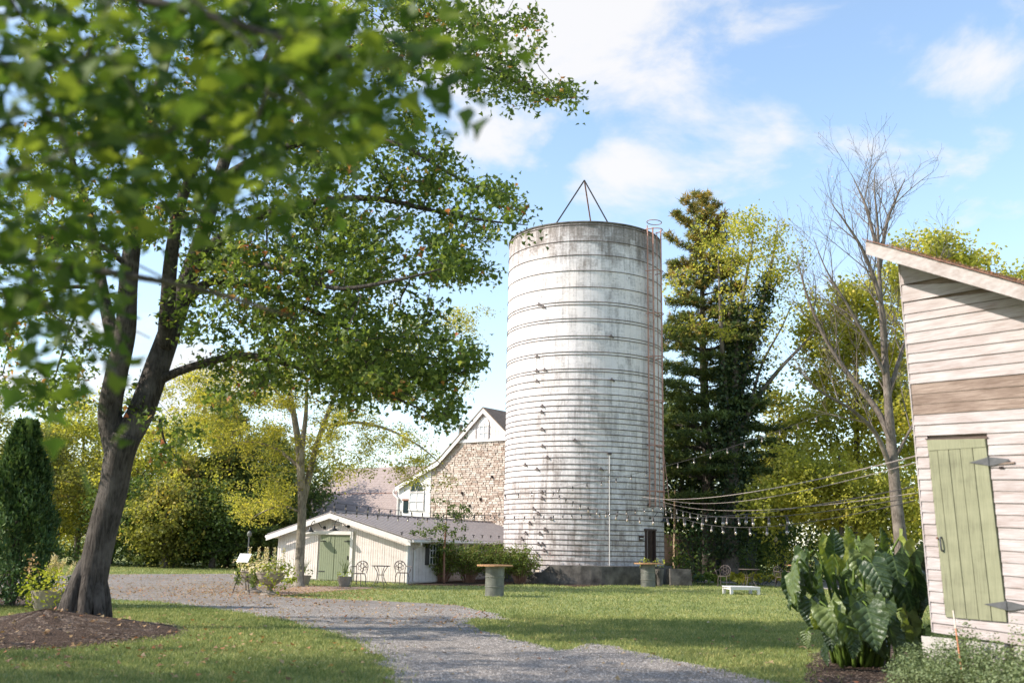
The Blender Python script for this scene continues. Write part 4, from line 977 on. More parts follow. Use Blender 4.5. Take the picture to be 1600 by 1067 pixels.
def hinge(x, y, la, lb):
    c = sq(x, y, .04); s0, z0 = c
    q = [sp(s0-la, z0+.0, .042), sp(s0-.02, z0-.050, .042), sp(s0+.0, z0-.055, .042), sp(s0+lb*.3, z0-.052, .042), sp(s0+lb, z0-.012, .042), sp(s0+lb, z0+.012, .042), sp(s0+lb*.3, z0+.045, .042), sp(s0, z0+.055, .042), sp(s0-.02, z0+.050, .042)]
    h = MB().quadbox(q, sn, .008).build('hinge', 'hinge_steel', dpar)
    MB().tube([sp(s0, z0-.06, .052), sp(s0, z0+.06, .052)], .010, 6).build('hinge_pin', 'hinge_steel', h)
hinge(1545, 720.5, .27, .27); hinge(1573, 945.5, .30, .26)
c = sq(1471, 850, .05); P = spline([sp(c[0], c[1]+.09, .04), sp(c[0], c[1]+.08, .075), sp(c[0]+.01, c[1], .085), sp(c[0]+.01, c[1]-.07, .075), sp(c[0]+.01, c[1]-.085, .04)], 4)
MB().tube(P, .012, 6).build('handle', 'hinge_steel', dpar); MB().tube([sp(c[0]-.06, c[1]+.08, .03), sp(c[0]-.06, c[1]+.08, .06)], .014, 8).build('hasp', 'rust_steel', shed)
# gap shade painted as a dark slab, and broken boards near the upper hinge
c = sq(1560, 730, .03); MB().quadbox([sp(c[0], c[1]-.016, .026), sp(c[0]+.07, c[1]-.018, .026), sp(c[0]+.065, c[1]+.01, .026), sp(c[0]+.005, c[1]+.008, .026)], sn, .006).build('painted_board_hole', 'painted_dark_inside', shed)
c = sq(1562, 724, .03); MB().quadbox([sp(c[0]-.02, c[1]-.012, .026), sp(c[0]+.2, c[1]-.012, .026), sp(c[0]+.2, c[1]+.01, .026), sp(c[0]-.02, c[1]+.01, .026)], sn, .02).build('splint', 'bare_board', shed)
# roof: rafters, sheathing boards, barge, shingles, moss
def rf(s, off, lift=0.): return SO+sw_*s+sn*off+A([0, 0, roofb(s)+lift])
s_l0 = bT[0][0]
MB().quadbox([rf(s_l0, .55, -.20), rf(SEND+.3, .55, -.20), rf(SEND+.3, .55, 0), rf(s_l0, .55, 0)], -sn, .04).build('barge_board', 'barge_board', shed)
MB().quadbox([rf(s_l0, .53, -.16), rf(s_l0, -3.9, -.16), rf(s_l0, -3.9, -.03), rf(s_l0, .53, -.03)], sw_, .03).build('fascia', 'barge_board', shed)
s = s_l0+.03; k = 0
while s < SEND+.2:
    wd_ = g.uniform(.13, .19); MB().quadbox([rf(s, .50, -.035), rf(s+wd_-.008, .50, -.035), rf(s+wd_-.008, -3.8, -.035), rf(s, -3.8, -.035)], A([0, 0, 1.]), .022).build('roof_board', 'soffit_board', shed); s += wd_; k += 1
for off in (.50, .10, -.6, -1.3, -2.0, -2.7): MB().quadbox([rf(s_l0+.05, off, -.15), rf(SEND, off, -.15), rf(SEND, off, -.04), rf(s_l0+.05, off, -.04)], -sn, .045).build('rafter', 'soffit_board', shed)
s = s_l0-.03; sh = MB()
while s < SEND+.25:
    for j in range(14):
        o0 = .59-j*.33; sh.quadbox([rf(s, o0, .002+g.uniform(0, .006)), rf(s+.17, o0, .010), rf(s+.17, o0-.32, .010), rf(s, o0-.32, .002)], A([0, 0, 1.]), .012)
    s += .14
sh.build('shingles', 'rust_steel', shed, kind='stuff')
g2 = np.random.default_rng(3); P = A([rf(s_l0+g2.uniform(.3, SEND), .58-g2.uniform(0, .5), .03+g2.uniform(0, .02)) for _ in range(900)])
leafobj('roof_litter', P, .035, 'dry_leaf', shed, kind='stuff', tmpl=DIAM, up=1., seed=4)
#@@PART3
# ================================================================== TREES
def tree_thing(name, label, tree, lf, leafmat_, bark, base, group=None, kindleaf='crown'):
    t = thing(name, label, 'tree', tuple(base), 0, group)
    tr, tw = wood(tree)
    if tr.V: tr.build('trunk', bark, t, smooth=True)
    if tw.V: tw.build('twigs', bark, t, kind='stuff')
    return t
def lim(pts, Y, r):                               # limb from photo points: (x, y[, depth offset])
    return ([D(p_[0], p_[1], Y+(p_[2] if len(p_) > 2 else 0)) for p_ in pts], r)
# ---- big red maple
MY = 18.6
trunk0 = D(131, 978, MY); trunk0[2] = .02
limbs = [
    ([trunk0+A([-.02, 0, -.1]), trunk0+A([0, 0, .35]), D(144, 905, MY), D(158, 840, MY), D(176, 770, MY), D(186, 715, MY), D(197, 680, MY)], [.42, .36, .30, .275, .26, .26, .26, .265, .275, .28]),
    lim([(186, 715), (172, 650), (181, 590, -.2), (196, 520, -.4), (201, 440, -.5), (212, 340, -.6), (228, 230, -.8), (255, 110, -1), (290, 0, -1.3)], MY, [.24, .22, .205, .19, .17, .15, .12, .09, .04]),
    lim([(180, 535, -.2), (166, 480, .2), (155, 420, .6), (140, 340, 1), (110, 240, 1.5), (80, 120, 2)], MY, [.15, .12, .11, .09, .06, .03]),
    lim([(195, 690), (222, 640, .2), (247, 570, .4), (272, 500, .6), (296, 430, .8), (322, 350, 1), (352, 250, 1.2), (400, 130, 1.5), (450, 20, 2)], MY, [.25, .25, .235, .21, .18, .15, .12, .09, .04]),
    lim([(258, 545, .4), (262, 480, .1), (268, 400, -.4), (285, 310, -1), (330, 200, -1.6), (360, 100, -2)], MY, [.16, .15, .13, .10, .07, .03]),
    lim([(240, 600, .4), (275, 582, .2), (330, 564, 0), (385, 555, -.3), (440, 566, -.5), (520, 590, -.7), (600, 615, -.8), (660, 640, -.8)], MY, [.10, .085, .075, .065, .055, .04, .03, .015]),
    lim([(290, 470, .6), (330, 440, .8), (390, 445, 1), (450, 470, 1.2), (520, 500, 1.2), (600, 545, 1), (680, 560, .8), (745, 560, .6)], MY, [.11, .09, .075, .06, .05, .035, .025, .01]),
    lim([(310, 400, .9), (380, 350, .8), (470, 320, .4), (580, 310, 0), (680, 330, -.3), (760, 345, -.4), (825, 352, -.4)], MY, [.12, .10, .08, .06, .04, .025, .008]),
    lim([(345, 280, 1.1), (420, 240, 1), (520, 215, .6), (620, 225, .2), (700, 270, 0), (760, 300, 0), (800, 322, 0)], MY, [.10, .08, .07, .05, .035, .02, .008]),
    lim([(390, 150, 1.4), (480, 100, 1), (580, 70, .6), (680, 80, .2), (770, 110, 0), (850, 150, -.2), (920, 152, -.3)], MY, [.09, .075, .06, .045, .03, .018, .006]),
    lim([(300, 420, .8), (360, 410, -.6), (440, 420, -1.8), (520, 450, -2.6), (610, 440, -3), (690, 420, -3)], MY, [.09, .07, .055, .04, .03, .012]),
    lim([(158, 455, .3), (120, 448, .5), (70, 455, .6), (20, 470, .7)], MY, [.05, .04, .025, .01]),
    lim([(157, 445, .4), (120, 490, .2), (95, 560, 0), (80, 610, 0)], MY, [.04, .03, .02, .008]),
    lim([(205, 420, -.5), (150, 380, -.8), (80, 370, -1), (10, 400, -1)], MY, [.06, .05, .035, .015]),
    lim([(250, 655, .3), (258, 690, .4), (280, 720, .5)], MY, [.03, .02, .008]),
]
bl_ = [(340, -170, 420, 150, 130), (620, -60, 220, 90, 60), (350, 60, 330, 120, 170), (620, 60, 170, 75, 110), (790, 45, 70, 60, 30), (800, 135, 80, 35, 30), (880, 152, 40, 14, 6), (565, 225, 150, 70, 95), (300, 240, 280, 110, 150), (700, 300, 95, 40, 42),
       (790, 330, 40, 25, 10), (620, 385, 150, 70, 105), (720, 430, 60, 18, 10), (450, 410, 170, 95, 165), (480, 540, 150, 70, 110), (600, 540, 130, 75, 95), (700, 560, 60, 35, 26), (670, 620, 60, 42, 30), (555, 600, 90, 40, 40), (705, 655, 22, 22, 7),
       (340, 470, 90, 70, 40), (110, 330, 170, 90, 70), (70, 420, 110, 60, 30), (60, 540, 70, 90, 24), (100, 610, 60, 40, 14), (140, 560, 40, 60, 6), (215, 600, 30, 90, 7), (270, 690, 25, 30, 7), (395, 600, 80, 26, 16), (-60, 430, 90, 200, 50), (345, 630, 30, 20, 5)]
T = blobs_targets(bl_, MY, 3.1, 5, 0.)
tree = grow(limbs, T, 5, step=.45, rtip=.0065, pw=.47)
maple = tree_thing('maple_tree', 'large forked maple on a dark mulch mound, green leaves turning orange', tree, None, None, 'maple_bark', (trunk0[0], trunk0[1], 0))
LP = foliage(tree, 37, .25, 6, along=.8); gg = np.random.default_rng(1)
patch = np.sin(LP[:, 0]*1.3+1)*np.sin(LP[:, 2]*1.5+LP[:, 1]*.7); tint = np.clip(gg.beta(2, 2.6, len(LP))*.92+.10*patch*gg.uniform(0, 1, len(LP)), 0, .86)
orange = gg.uniform(0, 1, len(LP)) < .010+.13*np.clip(patch, 0, 1)**2.2; tint[orange] = gg.uniform(.88, 1, orange.sum())
leafobj('crown', LP, .106, 'maple_leaf', maple, tint=tint, tmpl=MAPL, seed=2, up=.42, droop=.35, width=1.05)
# root flare
rf_ = MB()
for an, ln in ((-2.9, .75), (-2.2, .6), (-1.2, .65), (-.5, .7), (.4, .6), (2.4, .7)):
    dv = A([math.cos(an), math.sin(an), 0]); rf_.tube(spline([trunk0+dv*.12+A([0, 0, 1.15]), trunk0+dv*.24+A([0, 0, .62]), trunk0+dv*(.24+ln*.16)+A([0, 0, .26]), trunk0+dv*(ln*.55+.12)+A([0, 0, .0])], 4), [.08, .10, .12, .13, .14, .14, .14, .13, .12, .11, .09, .07, .04], 9)
rf_.build('root_flare', 'maple_bark', maple, smooth=True)

# ---- tree the photographer stands under: its blurred branches hang into the view at upper left
nb = A([-6.2, 4.2, 0])
nl = [([nb, nb+A([0, 0, 2]), nb+A([.1, .1, 4.5]), nb+A([.2, 0, 7.]), nb+A([.1, 0, 9.5])], [.30, .27, .24, .18, .10]),
      ([nb+A([.05, 0, 2.6]), A([-5.0, 4.1, 3.4]), A([-3.6, 3.7, 3.75]), A([-2.4, 3.4, 3.7]), A([-1.3, 3.2, 3.45]), A([-.6, 3.1, 3.2])], [.12, .08, .05, .03, .018, .008]),
      ([nb+A([.05, 0, 2.2]), A([-4.6, 4.4, 2.7]), A([-3.2, 4.4, 2.85]), A([-2.2, 4.3, 2.8]), A([-1.4, 4.1, 2.65]), A([-.9, 4.0, 2.5])], [.09, .06, .035, .02, .012, .006]),
      ([nb+A([.05, 0, 3.2]), A([-4.6, 3.4, 4.2]), A([-2.8, 2.8, 4.2]), A([-1.2, 2.5, 3.6])], [.09, .06, .03, .01]),
      ([nb+A([.1, .05, 4.5]), A([-4.4, 5.4, 5.6]), A([-3., 6.2, 6.2]), A([-1.6, 6.6, 6.3])], [.10, .06, .04, .01]),
      ([nb+A([.1, .05, 5]), A([-7.6, 5.2, 6.4]), A([-9, 5.8, 7])], [.10, .06, .02]), ([nb+A([.1, .05, 5.5]), A([-6.0, 2.4, 7]), A([-5.5, .6, 7.8])], [.10, .06, .02])]
g = np.random.default_rng(17)
def nearpts(spec, seed):
    g = np.random.default_rng(seed); o_ = []
    for (x, y, rx, ry, n, y0, y1) in spec:
        for _ in range(n):
            a, r = g.uniform(0, 6.28), g.uniform(0, 1)**.5; o_.append(D(x+rx*r*math.cos(a), y+ry*r*math.sin(a), g.uniform(y0, y1)))
    return A(o_)
T = nearpts([(230, 60, 300, 110, 26, 2.2, 4.6), (520, 90, 160, 90, 13, 2.2, 4.0), (650, 110, 120, 60, 5, 2.3, 3.4), (150, 230, 230, 90, 20, 2.5, 4.8), (420, 200, 150, 70, 9, 2.4, 4.), (60, 380, 110, 90, 8, 2.8, 5), (60, 540, 90, 90, 5, 2.8, 4.6), (180, 520, 60, 120, 3, 3., 4.6), (400, 330, 120, 50, 5, 2.8, 4.5), (-200, 100, 250, 300, 30, 2.5, 5)], 3)
far_T = A([nb+A([g.normal()*2.2, g.normal()*2.2, 6.5+g.normal()*1.5]) for _ in range(150)])
far_T = far_T[[not (2 < 800+0*1 and pxl(q)[1] > -400 and pxl(q)[0] > -100 and (q-CAM)@cF > 0) for q in far_T]]
tree = grow(nl, np.vstack([T, far_T]), 9, step=.3, rtip=.0035, pw=.45)
nearT = tree_thing('overhanging_tree', 'leafy maple boughs hanging close to the viewer, leaves out of focus', tree, None, None, 'dark_bark', tuple(nb))
# lobed leaf with fold and droop
def lobed():
    lo = [(0, 0), (.16, .02), (.46, .02), (.36, .18), (.60, .42), (.36, .46), (.34, .62), (.20, .60), (0, 1.05)]
    pts = lo+[(-x, y) for x, y in lo[-2:0:-1]]; V = [(x, y, .16*abs(x)-.13*y*y) for x, y in pts]; V.append((0, .38, -.02)); k = len(pts)
    return A(V), [(k, i, (i+1) % k) for i in range(k)]
LV, LF = lobed()
P_, par_, R_, ch_, ends_ = tree
near_pts = []
for ch in ends_:
    b = P_[ch[-1]]; a = P_[ch[max(0, len(ch)-4)]]
    n_ = 27 if b[1] < 5.2 and b[2] < 5.6 else 14
    for _ in range(n_):
        t = g.uniform(-.2, 1.1); near_pts.append(a+(b-a)*t+g.normal(size=3)*.16)
near_pts = A(near_pts)
vis = []
for q in near_pts:
    z = (q-CAM)@cF; x, y = pxl(q) if z > .1 else (-9999, -9999); vis.append(-60 < x < 900 and -60 < y < 720 and z > .5)
vis = A(vis); vp = near_pts[vis]; dz_ = (vp-CAM)@cF; order = np.argsort(dz_); vp = vp[order]
vp = vp[(vp-CAM)@cF > 1.9]
# keep the low right free of stray leaves
keep = []
for q in vp:
    x, y = pxl(q); lim_y = 400 if x < 330 else 370 if x < 560 else 235
    if x < 205: lim_y = 700
    keep.append(y < lim_y and x < 830)
vp = vp[A(keep)]
me_l = {}
for i, q in enumerate(vp[:290]):
    zed = A([g.normal()*.5, g.normal()*.5-.2, 1.]); zed /= np.linalg.norm(zed); d = A([g.normal(), g.normal(), -.9-abs(g.normal())*.4]); d -= zed*(d@zed); d /= np.linalg.norm(d); s_ = np.cross(d, zed)
    k = i % 3
    if k not in me_l:
        V = LV.copy(); V[:, 2] *= [1, 1.8, .5][k]; o = mk('leaf', V*.082, LF, 'near_leaf', nearT, tint=np.full(len(V), [.3, .6, .86][k]), world=False, smooth=True); me_l[k] = o.data
    else: o = bpy.data.objects.new('leaf', me_l[k]); COL.objects.link(o); o.parent = nearT
    o.matrix_local = Matrix.Translation(Vector(q-nb)) @ Matrix([[s_[0], d[0], zed[0], 0], [s_[1], d[1], zed[1], 0], [s_[2], d[2], zed[2], 0], [0, 0, 0, 1]]) @ Matrix.Scale(float(g.uniform(.7, 1.15)), 4)
rest = np.vstack([vp[290:], near_pts[~vis]]); rest = rest[(np.linalg.norm(rest-CAM, axis=1) > 1.8)]
leafobj('crown', rest, .085, 'near_leaf', nearT, tmpl=MAPL, seed=8, up=.6, droop=.3, width=1.1, tint=g.beta(2, 2.4, len(rest))*.93)

# ---- trees standing left of the frame that throw the long shade over lawn and drive
def auto_tree(name, label, base, H_, cr, seed, leafm, bark, n=170, per=40, size=.11, cz=.62, group=None, clear=.25, rad=.42, tr=.22, fl=.8):
    g = np.random.default_rng(seed); b = A([base[0], base[1], float(gz(base[0], base[1]))]); top = b+A([g.normal()*.3, g.normal()*.3, H_*.86])
    limbs = [([b, b+(top-b)*.3+A([g.normal()*.15, 0, 0]), b+(top-b)*.65+A([g.normal()*.2, g.normal()*.2, 0]), top], [tr, tr*.8, tr*.5, tr*.15])]
    for k in range(5):
        a = k*1.3+g.uniform(0, .8); h0 = H_*(clear+.08*k); q = b+(top-b)*(h0/(H_*.86))
        limbs.append(([q, q+A([math.cos(a)*cr*.3, math.sin(a)*cr*.3, H_*.08]), q+A([math.cos(a)*cr*.65, math.sin(a)*cr*.65, H_*.17])], [tr*.4, tr*.25, tr*.08]))
    T = []
    while len(T) < n:
        u = g.uniform(-1, 1, 3)
        if u@u > 1 or u@u < .1: continue
        k = 1+.30*math.sin(3*math.atan2(u[1], u[0])+seed)+.26*math.sin(4.5*u[2]*2+seed)
        T.append(b+A([u[0]*cr*k, u[1]*cr*k, H_*cz+u[2]*H_*(1-cz)*.98*(1 if u[2] > 0 else 1.05)]))
    tree = grow(limbs, A(T), seed, step=.8, rtip=.014, pw=.45)
    t = tree_thing(name, label, tree, None, None, bark, tuple(b), group)
    LP = foliage(tree, per, rad, seed+1, along=.8)
    pt = .5+.22*np.sin(LP[:, 0]*1.1+seed)*np.sin(LP[:, 2]*1.3)+g.normal(size=len(LP))*.2
    leafobj('crown', LP, size, leafm, t, tint=np.clip(pt, 0, 1), seed=seed+2, up=.5, droop=.2)
    return t
auto_tree('shade_tree', 'broad shade tree beyond the left edge casting long shadows on the lawn', (-17.5, 9.3), 17, 3.6, 61, 'olive_leaf', 'dark_bark', n=250, per=46, size=.16, rad=.5)
auto_tree('shade_tree', 'shade tree beyond the left edge, nearest to the viewer', (-13.5, 8.2), 11.5, 4.2, 62, 'olive_leaf', 'dark_bark', n=200, per=46, size=.16, rad=.5)

# ---- honey locust in front of the outbuilding
LY = 36.6; lb = G(466, 916); lb[2] = 0
limbs = [([lb+A([0, 0, -.1]), D(467, 905, LY), D(469, 860, LY), D(472, 800, LY), D(470, 740, LY), D(466, 690, LY), D(458, 640, LY), D(452, 590, LY), D(455, 530, LY)], [.27, .19, .165, .155, .145, .13, .10, .07, .03]),
         lim([(472, 790), (484, 740, .3), (497, 690, .4), (515, 640, .6), (540, 580, .8), (570, 530, 1)], LY, [.15, .13, .11, .09, .06, .03]),
         lim([(471, 770), (472, 700, -.5), (478, 650, -.8), (480, 590, -1)], LY, [.13, .11, .08, .04]),
         lim([(515, 665, .5), (560, 660, .4), (610, 672, 0), (660, 700, -.4), (700, 735, -.6)], LY, [.075, .06, .045, .03, .012]),
         lim([(540, 610, .7), (600, 560, .6), (660, 520, .4), (720, 500, .2)], LY, [.06, .045, .03, .012]),
         lim([(468, 730), (430, 700, .3), (380, 690, .5), (330, 700, .6)], LY, [.07, .05, .035, .012]),
         lim([(460, 650), (420, 600, .3), (370, 580, .5), (320, 590, .8)], LY, [.06, .045, .03, .012]),
         lim([(471, 800), (440, 790, -.4), (410, 800, -.6), (385, 815, -.8)], LY, [.05, .035, .02, .01])]
T = blobs_targets([(350, 650, 110, 60, 90), (300, 620, 60, 50, 30), (400, 590, 90, 50, 50), (405, 780, 45, 36, 30), (430, 720, 50, 60, 36), (520, 690, 70, 60, 34), (600, 700, 90, 40, 26), (660, 740, 60, 25, 12), (560, 600, 100, 60, 44), (670, 530, 90, 40, 26), (730, 500, 45, 25, 10), (550, 745, 45, 25, 8), (480, 560, 60, 60, 24), (690, 600, 50, 30, 8)], LY, 2.4, 12)
tree = grow(limbs, T, 12, step=.45, rtip=.006, pw=.47)
loc_ = tree_thing('locust_tree', 'yellowing honey locust with pale trunk in front of the outbuilding', tree, None, None, 'pale_bark', tuple(lb))
LP = foliage(tree, 95, .36, 13, along=.8, flat=.5); leafobj('crown', LP, .11, 'locust_leaf', loc_, seed=14, up=.8, droop=.15, width=.7)

# ---- left woods
wl = [('shade', 'slender yellow green tree behind the pointed evergreen', (70, 640, 63, 3.0), 'yellow_leaf', 230), ('x', 'pale yellow tree with open crown left of the maple trunk', (118, 600, 66, 3.4), 'yellow_leaf', 230),
      ('x', 'olive woodland tree directly behind the maple trunk', (170, 690, 60, 3.2), 'olive_leaf', 230), ('x', 'olive green tree at the left end of the woods', (25, 655, 60, 3.4), 'olive_leaf', 220),
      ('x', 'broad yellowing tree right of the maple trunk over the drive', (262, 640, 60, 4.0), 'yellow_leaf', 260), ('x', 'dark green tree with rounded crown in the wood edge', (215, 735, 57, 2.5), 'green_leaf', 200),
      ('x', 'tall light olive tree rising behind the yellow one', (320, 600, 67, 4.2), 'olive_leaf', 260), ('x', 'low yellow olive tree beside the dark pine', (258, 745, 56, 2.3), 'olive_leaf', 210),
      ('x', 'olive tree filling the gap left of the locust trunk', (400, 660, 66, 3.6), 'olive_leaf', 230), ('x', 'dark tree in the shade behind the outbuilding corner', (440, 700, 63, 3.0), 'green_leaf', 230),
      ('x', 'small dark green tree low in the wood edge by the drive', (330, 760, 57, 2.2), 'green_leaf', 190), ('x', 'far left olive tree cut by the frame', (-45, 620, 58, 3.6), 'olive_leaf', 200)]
for i, (_, lab, (x, ty, Y, cr), mt_, n_) in enumerate(wl):
    b = D(x, 880, Y); hh = D(x, ty, Y)[2]
    auto_tree('woodland_tree', lab, (b[0], b[1]), hh, cr, 100+i, mt_, 'dark_bark', n=n_, per=54, size=.19, cz=.57, rad=.56, clear=.12, tr=.2, group='trees of the left wood edge')
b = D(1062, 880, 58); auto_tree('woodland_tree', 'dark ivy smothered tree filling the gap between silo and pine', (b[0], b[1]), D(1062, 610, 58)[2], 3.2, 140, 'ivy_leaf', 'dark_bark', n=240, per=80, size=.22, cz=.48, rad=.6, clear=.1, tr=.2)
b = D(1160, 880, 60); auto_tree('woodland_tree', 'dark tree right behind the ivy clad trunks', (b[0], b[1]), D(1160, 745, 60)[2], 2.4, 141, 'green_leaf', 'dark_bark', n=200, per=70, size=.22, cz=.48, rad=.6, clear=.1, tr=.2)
# understory and far wood mass
def bushmass(name, pts, size, mt_, label, cat, seed, dens=90, kind='stuff', parent=None, up=.5, tmpl=DIAM):
    """pts: (x, y, z, rx, ry, rz) blobs in the place"""
    g = np.random.default_rng(seed); o_ = []
    for (x, y, z, a, b, c) in pts:
        n = int(dens*(a*b*c)**(2/3.)/.35); u = g.normal(size=(n, 3)); u /= np.linalg.norm(u, axis=1)[:, None]; r = g.uniform(.35, 1.0, n)**.45*(1+.16*np.sin(u[:, 0]*7+x)*np.sin(u[:, 2]*6+y)+g.normal(size=n)*.06)
        q = u*r[:, None]*A([a, b, c])+A([x, y, z]); o_.append(q[q[:, 2] > .02])
    Q = np.vstack(o_); pt = .45+.25*np.sin(Q[:, 0]*2.1)*np.sin(Q[:, 2]*2.7+Q[:, 1])+g.normal(size=len(Q))*.2
    o = leafobj(name, Q, size, mt_, parent, tint=np.clip(pt, 0, 1), seed=seed+1, up=up, droop=.1, tmpl=tmpl)
    if label: tag(o, label, cat)
    if kind: o['kind'] = kind
    return o
g = np.random.default_rng(55); g = np.random.default_rng(55); us = []
for x in range(-80, 470, 22):
    b = D(x+g.uniform(-8, 8), 880, g.uniform(55.5, 60)); us.append((b[0], b[1], g.uniform(.3, .6), g.uniform(.8, 1.4), 1.1, g.uniform(.6, 1.1)))
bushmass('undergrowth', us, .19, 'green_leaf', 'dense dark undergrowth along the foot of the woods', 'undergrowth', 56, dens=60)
us = []
for x in range(-100, 640, 16):
    b = D(x+g.uniform(-8, 8), 880, g.uniform(74, 84)); us.append((b[0], b[1], g.uniform(2, 4), g.uniform(2, 3.2), 1.5, g.uniform(3, 5.)))
bushmass('woods', us, .32, 'olive_leaf', 'hazy far woodland filling the view behind the wood edge', 'woods', 57, dens=26)
us = []
for x in range(1030, 1750, 16):
    b = D(x+g.uniform(-8, 8), 880, g.uniform(68, 80)); us.append((b[0], b[1], g.uniform(2, 4.5), g.uniform(2, 3.2), 1.5, g.uniform(3.5, 6.5)))
bushmass('woods', us, .32, 'olive_leaf', 'far woodland seen in the gaps right of the silo', 'woods', 58, dens=26)

# ---- conifers
def pine(name, label, base, H_, reach, seed, low=.2, nwh=17, per=16, needle=.20, tilt=-.05, brown=.0, trunk_r=.27, gap=None, group=None, widthfn=None, clen=1., dens=1.0):
    g = np.random.default_rng(seed); b = A([base[0], base[1], float(gz(base[0], base[1]))]); t = thing(name, label, 'tree', tuple(b), 0, group)
    tr = MB(); tr.tube([b+A([0, 0, -.1]), b+A([.05, 0, H_*.25]), b+A([-.1, .05, H_*.6]), b+A([0, 0, H_])], [trunk_r*1.15, trunk_r*.9, trunk_r*.55, .03], 10); tr.build('trunk', 'dark_bark', t, smooth=True)
    bm_ = MB(); C_ = []; O_2 = []; Hh = []
    for k in range(nwh):
        f_ = k/(nwh-1.); z = H_*(low+(1-low)*f_**.92)
        Lr = reach*(widthfn(f_) if widthfn else (1-f_)**.75+.05); nb_ = int(5+g.integers(0, 3))
        for j in range(nb_):
            a = j*2*np.pi/nb_+g.uniform(-.4, .4)+k*.7; Lb = Lr*g.uniform(.6, 1.15); dv = A([math.cos(a), math.sin(a), 0])
            z0 = z+g.uniform(-.25, .25); P = [b+A([0, 0, z0]), b+A([0, 0, z0+Lb*(tilt+.1)])+dv*Lb*.5, b+A([0, 0, z0+Lb*(tilt+.10)])+dv*Lb]
            if f_ > .75: P[1][2] += Lb*.25; P[2][2] += Lb*.6
            bm_.tube(spline(P, 3), np.linspace(.055*(Lb/3+.3), .012, 7), 3, cap=False)
            m_ = int(dens*per*max(.55, Lb)*.8)
            for _ in range(m_):
                s = g.uniform(.22, 1.0)**.8; q = np.interp(s, [0, .5, 1], [0, 1, 2]); q = P[0]*(1-s)**2+2*P[1]*s*(1-s)+P[2]*s*s
                side = A([-dv[1], dv[0], 0])*g.normal()*.32*Lb*s**.5*(1.15-s*.7)*clen
                C_.append(q+side+A([0, 0, abs(g.normal())*.10-.02])); O_2.append(dv*.7+side/(np.linalg.norm(side)+.01)*.5+A([0, 0, .45])); Hh.append(f_)
    bm_.build('boughs', 'dark_bark', t, kind='stuff')
    C_, O_2, Hh = A(C_), A(O_2), A(Hh); K = 13
    Cn = np.repeat(C_, K, 0)+g.normal(size=(len(C_)*K, 3))*.05; dn = np.repeat(O_2, K, 0)*.7+g.normal(size=(len(C_)*K, 3))*.85
    base_t = g.uniform(.05, .62, len(C_))+g.normal(size=len(C_))*.05
    if brown: m_ = g.uniform(size=len(C_)) < brown*np.clip((Hh-.36)*1.6, 0, .75); base_t[m_] = g.uniform(.72, 1., m_.sum())
    tn = np.clip(np.repeat(base_t, K)+g.normal(size=len(C_)*K)*.08, 0, 1)
    dn /= np.linalg.norm(dn, axis=1)[:, None]
    V, Fa, q = leaves(Cn, needle, NEED, up=.5, droop=0., seed=seed+3, width=.20, dirs=dn*2)
    o = mk('crown', V, Fa, 'needle', t, np.repeat(tn, q)); return t
pb = D(1108, 896, 54); pb[2] = 0
pine('pine_tree', 'tall dark pine with bronzed top right behind the silo', (pb[0], pb[1]), D(1082, 313, 54)[2], 4.6, 71, low=.19, nwh=21, per=29, needle=.30, brown=.95, trunk_r=.34,
     widthfn=lambda f: .86*np.interp(f, [0, .06, .25, .5, .62, .75, .9, 1], [1.15, 1.25, 1.0, .82, .66, .52, .40, .12]), tilt=-.03)
pb = D(352, 883, 61); pb[2] = 0
pine('pine_tree', 'dark pine with spreading boughs in the left woods behind the drive', (pb[0], pb[1]), D(350, 650, 61)[2], 3.6, 72, low=.2, nwh=12, per=36, needle=.32, brown=.3, trunk_r=.3)
pb = D(418, 885, 60); pb[2] = 0
pine('pine_tree', 'shaded dark pine between locust trunk and woods', (pb[0], pb[1]), D(418, 690, 60)[2], 3.0, 73, low=.14, nwh=11, per=34, needle=.32, trunk_r=.25)
pb = D(275, 887, 58); pb[2] = 0
pine('pine_tree', 'yellowish young pine at the wood edge beyond the drive', (pb[0], pb[1]), D(275, 730, 58)[2], 2.5, 74, low=.05, nwh=10, per=32, needle=.30, brown=.8, trunk_r=.16, widthfn=lambda f: (1-f)**.8+.06)
# pointed arborvitae at the far left
ab_ = G(14, 948); ab_ = A([D(20, 900, 23.8)[0], 23.8, 0]); arH = D(33, 664, 23.8)[2]
t = thing('arborvitae', 'dense pointed dark evergreen at the far left edge', 'tree', tuple(ab_))
MB().tube([ab_, ab_+A([0, 0, arH*.9])], [.13, .02], 7).build('trunk', 'dark_bark', t)
g = np.random.default_rng(81); n = 17000; f_ = g.uniform(0, 1, n)**.8; a = g.uniform(0, 6.28, n); rr2 = (.92*np.sin(np.clip(1-f_, 0, 1)*1.35+.18)**1.0)*(.70+.30*g.uniform(0, 1, n)**.5)*(1+.12*np.sin(a*5+f_*9)+.12*np.sin(a*3-f_*17)+.08*np.sin(a*9+f_*31)+g.normal(size=n)*.05); rr2 *= np.clip(f_*6+.6, 0, 1)
Q = np.column_stack([ab_[0]-.05+rr2*np.cos(a), ab_[1]+rr2*np.sin(a), .15+f_*(arH-.1)]); dirs = np.column_stack([np.cos(a)*.5, np.sin(a)*.5, np.full(n, 1.3)])
leafobj('crown', Q, .14, 'arbor_leaf', t, seed=82, dirs=dirs, up=0, droop=-.4, width=.6)
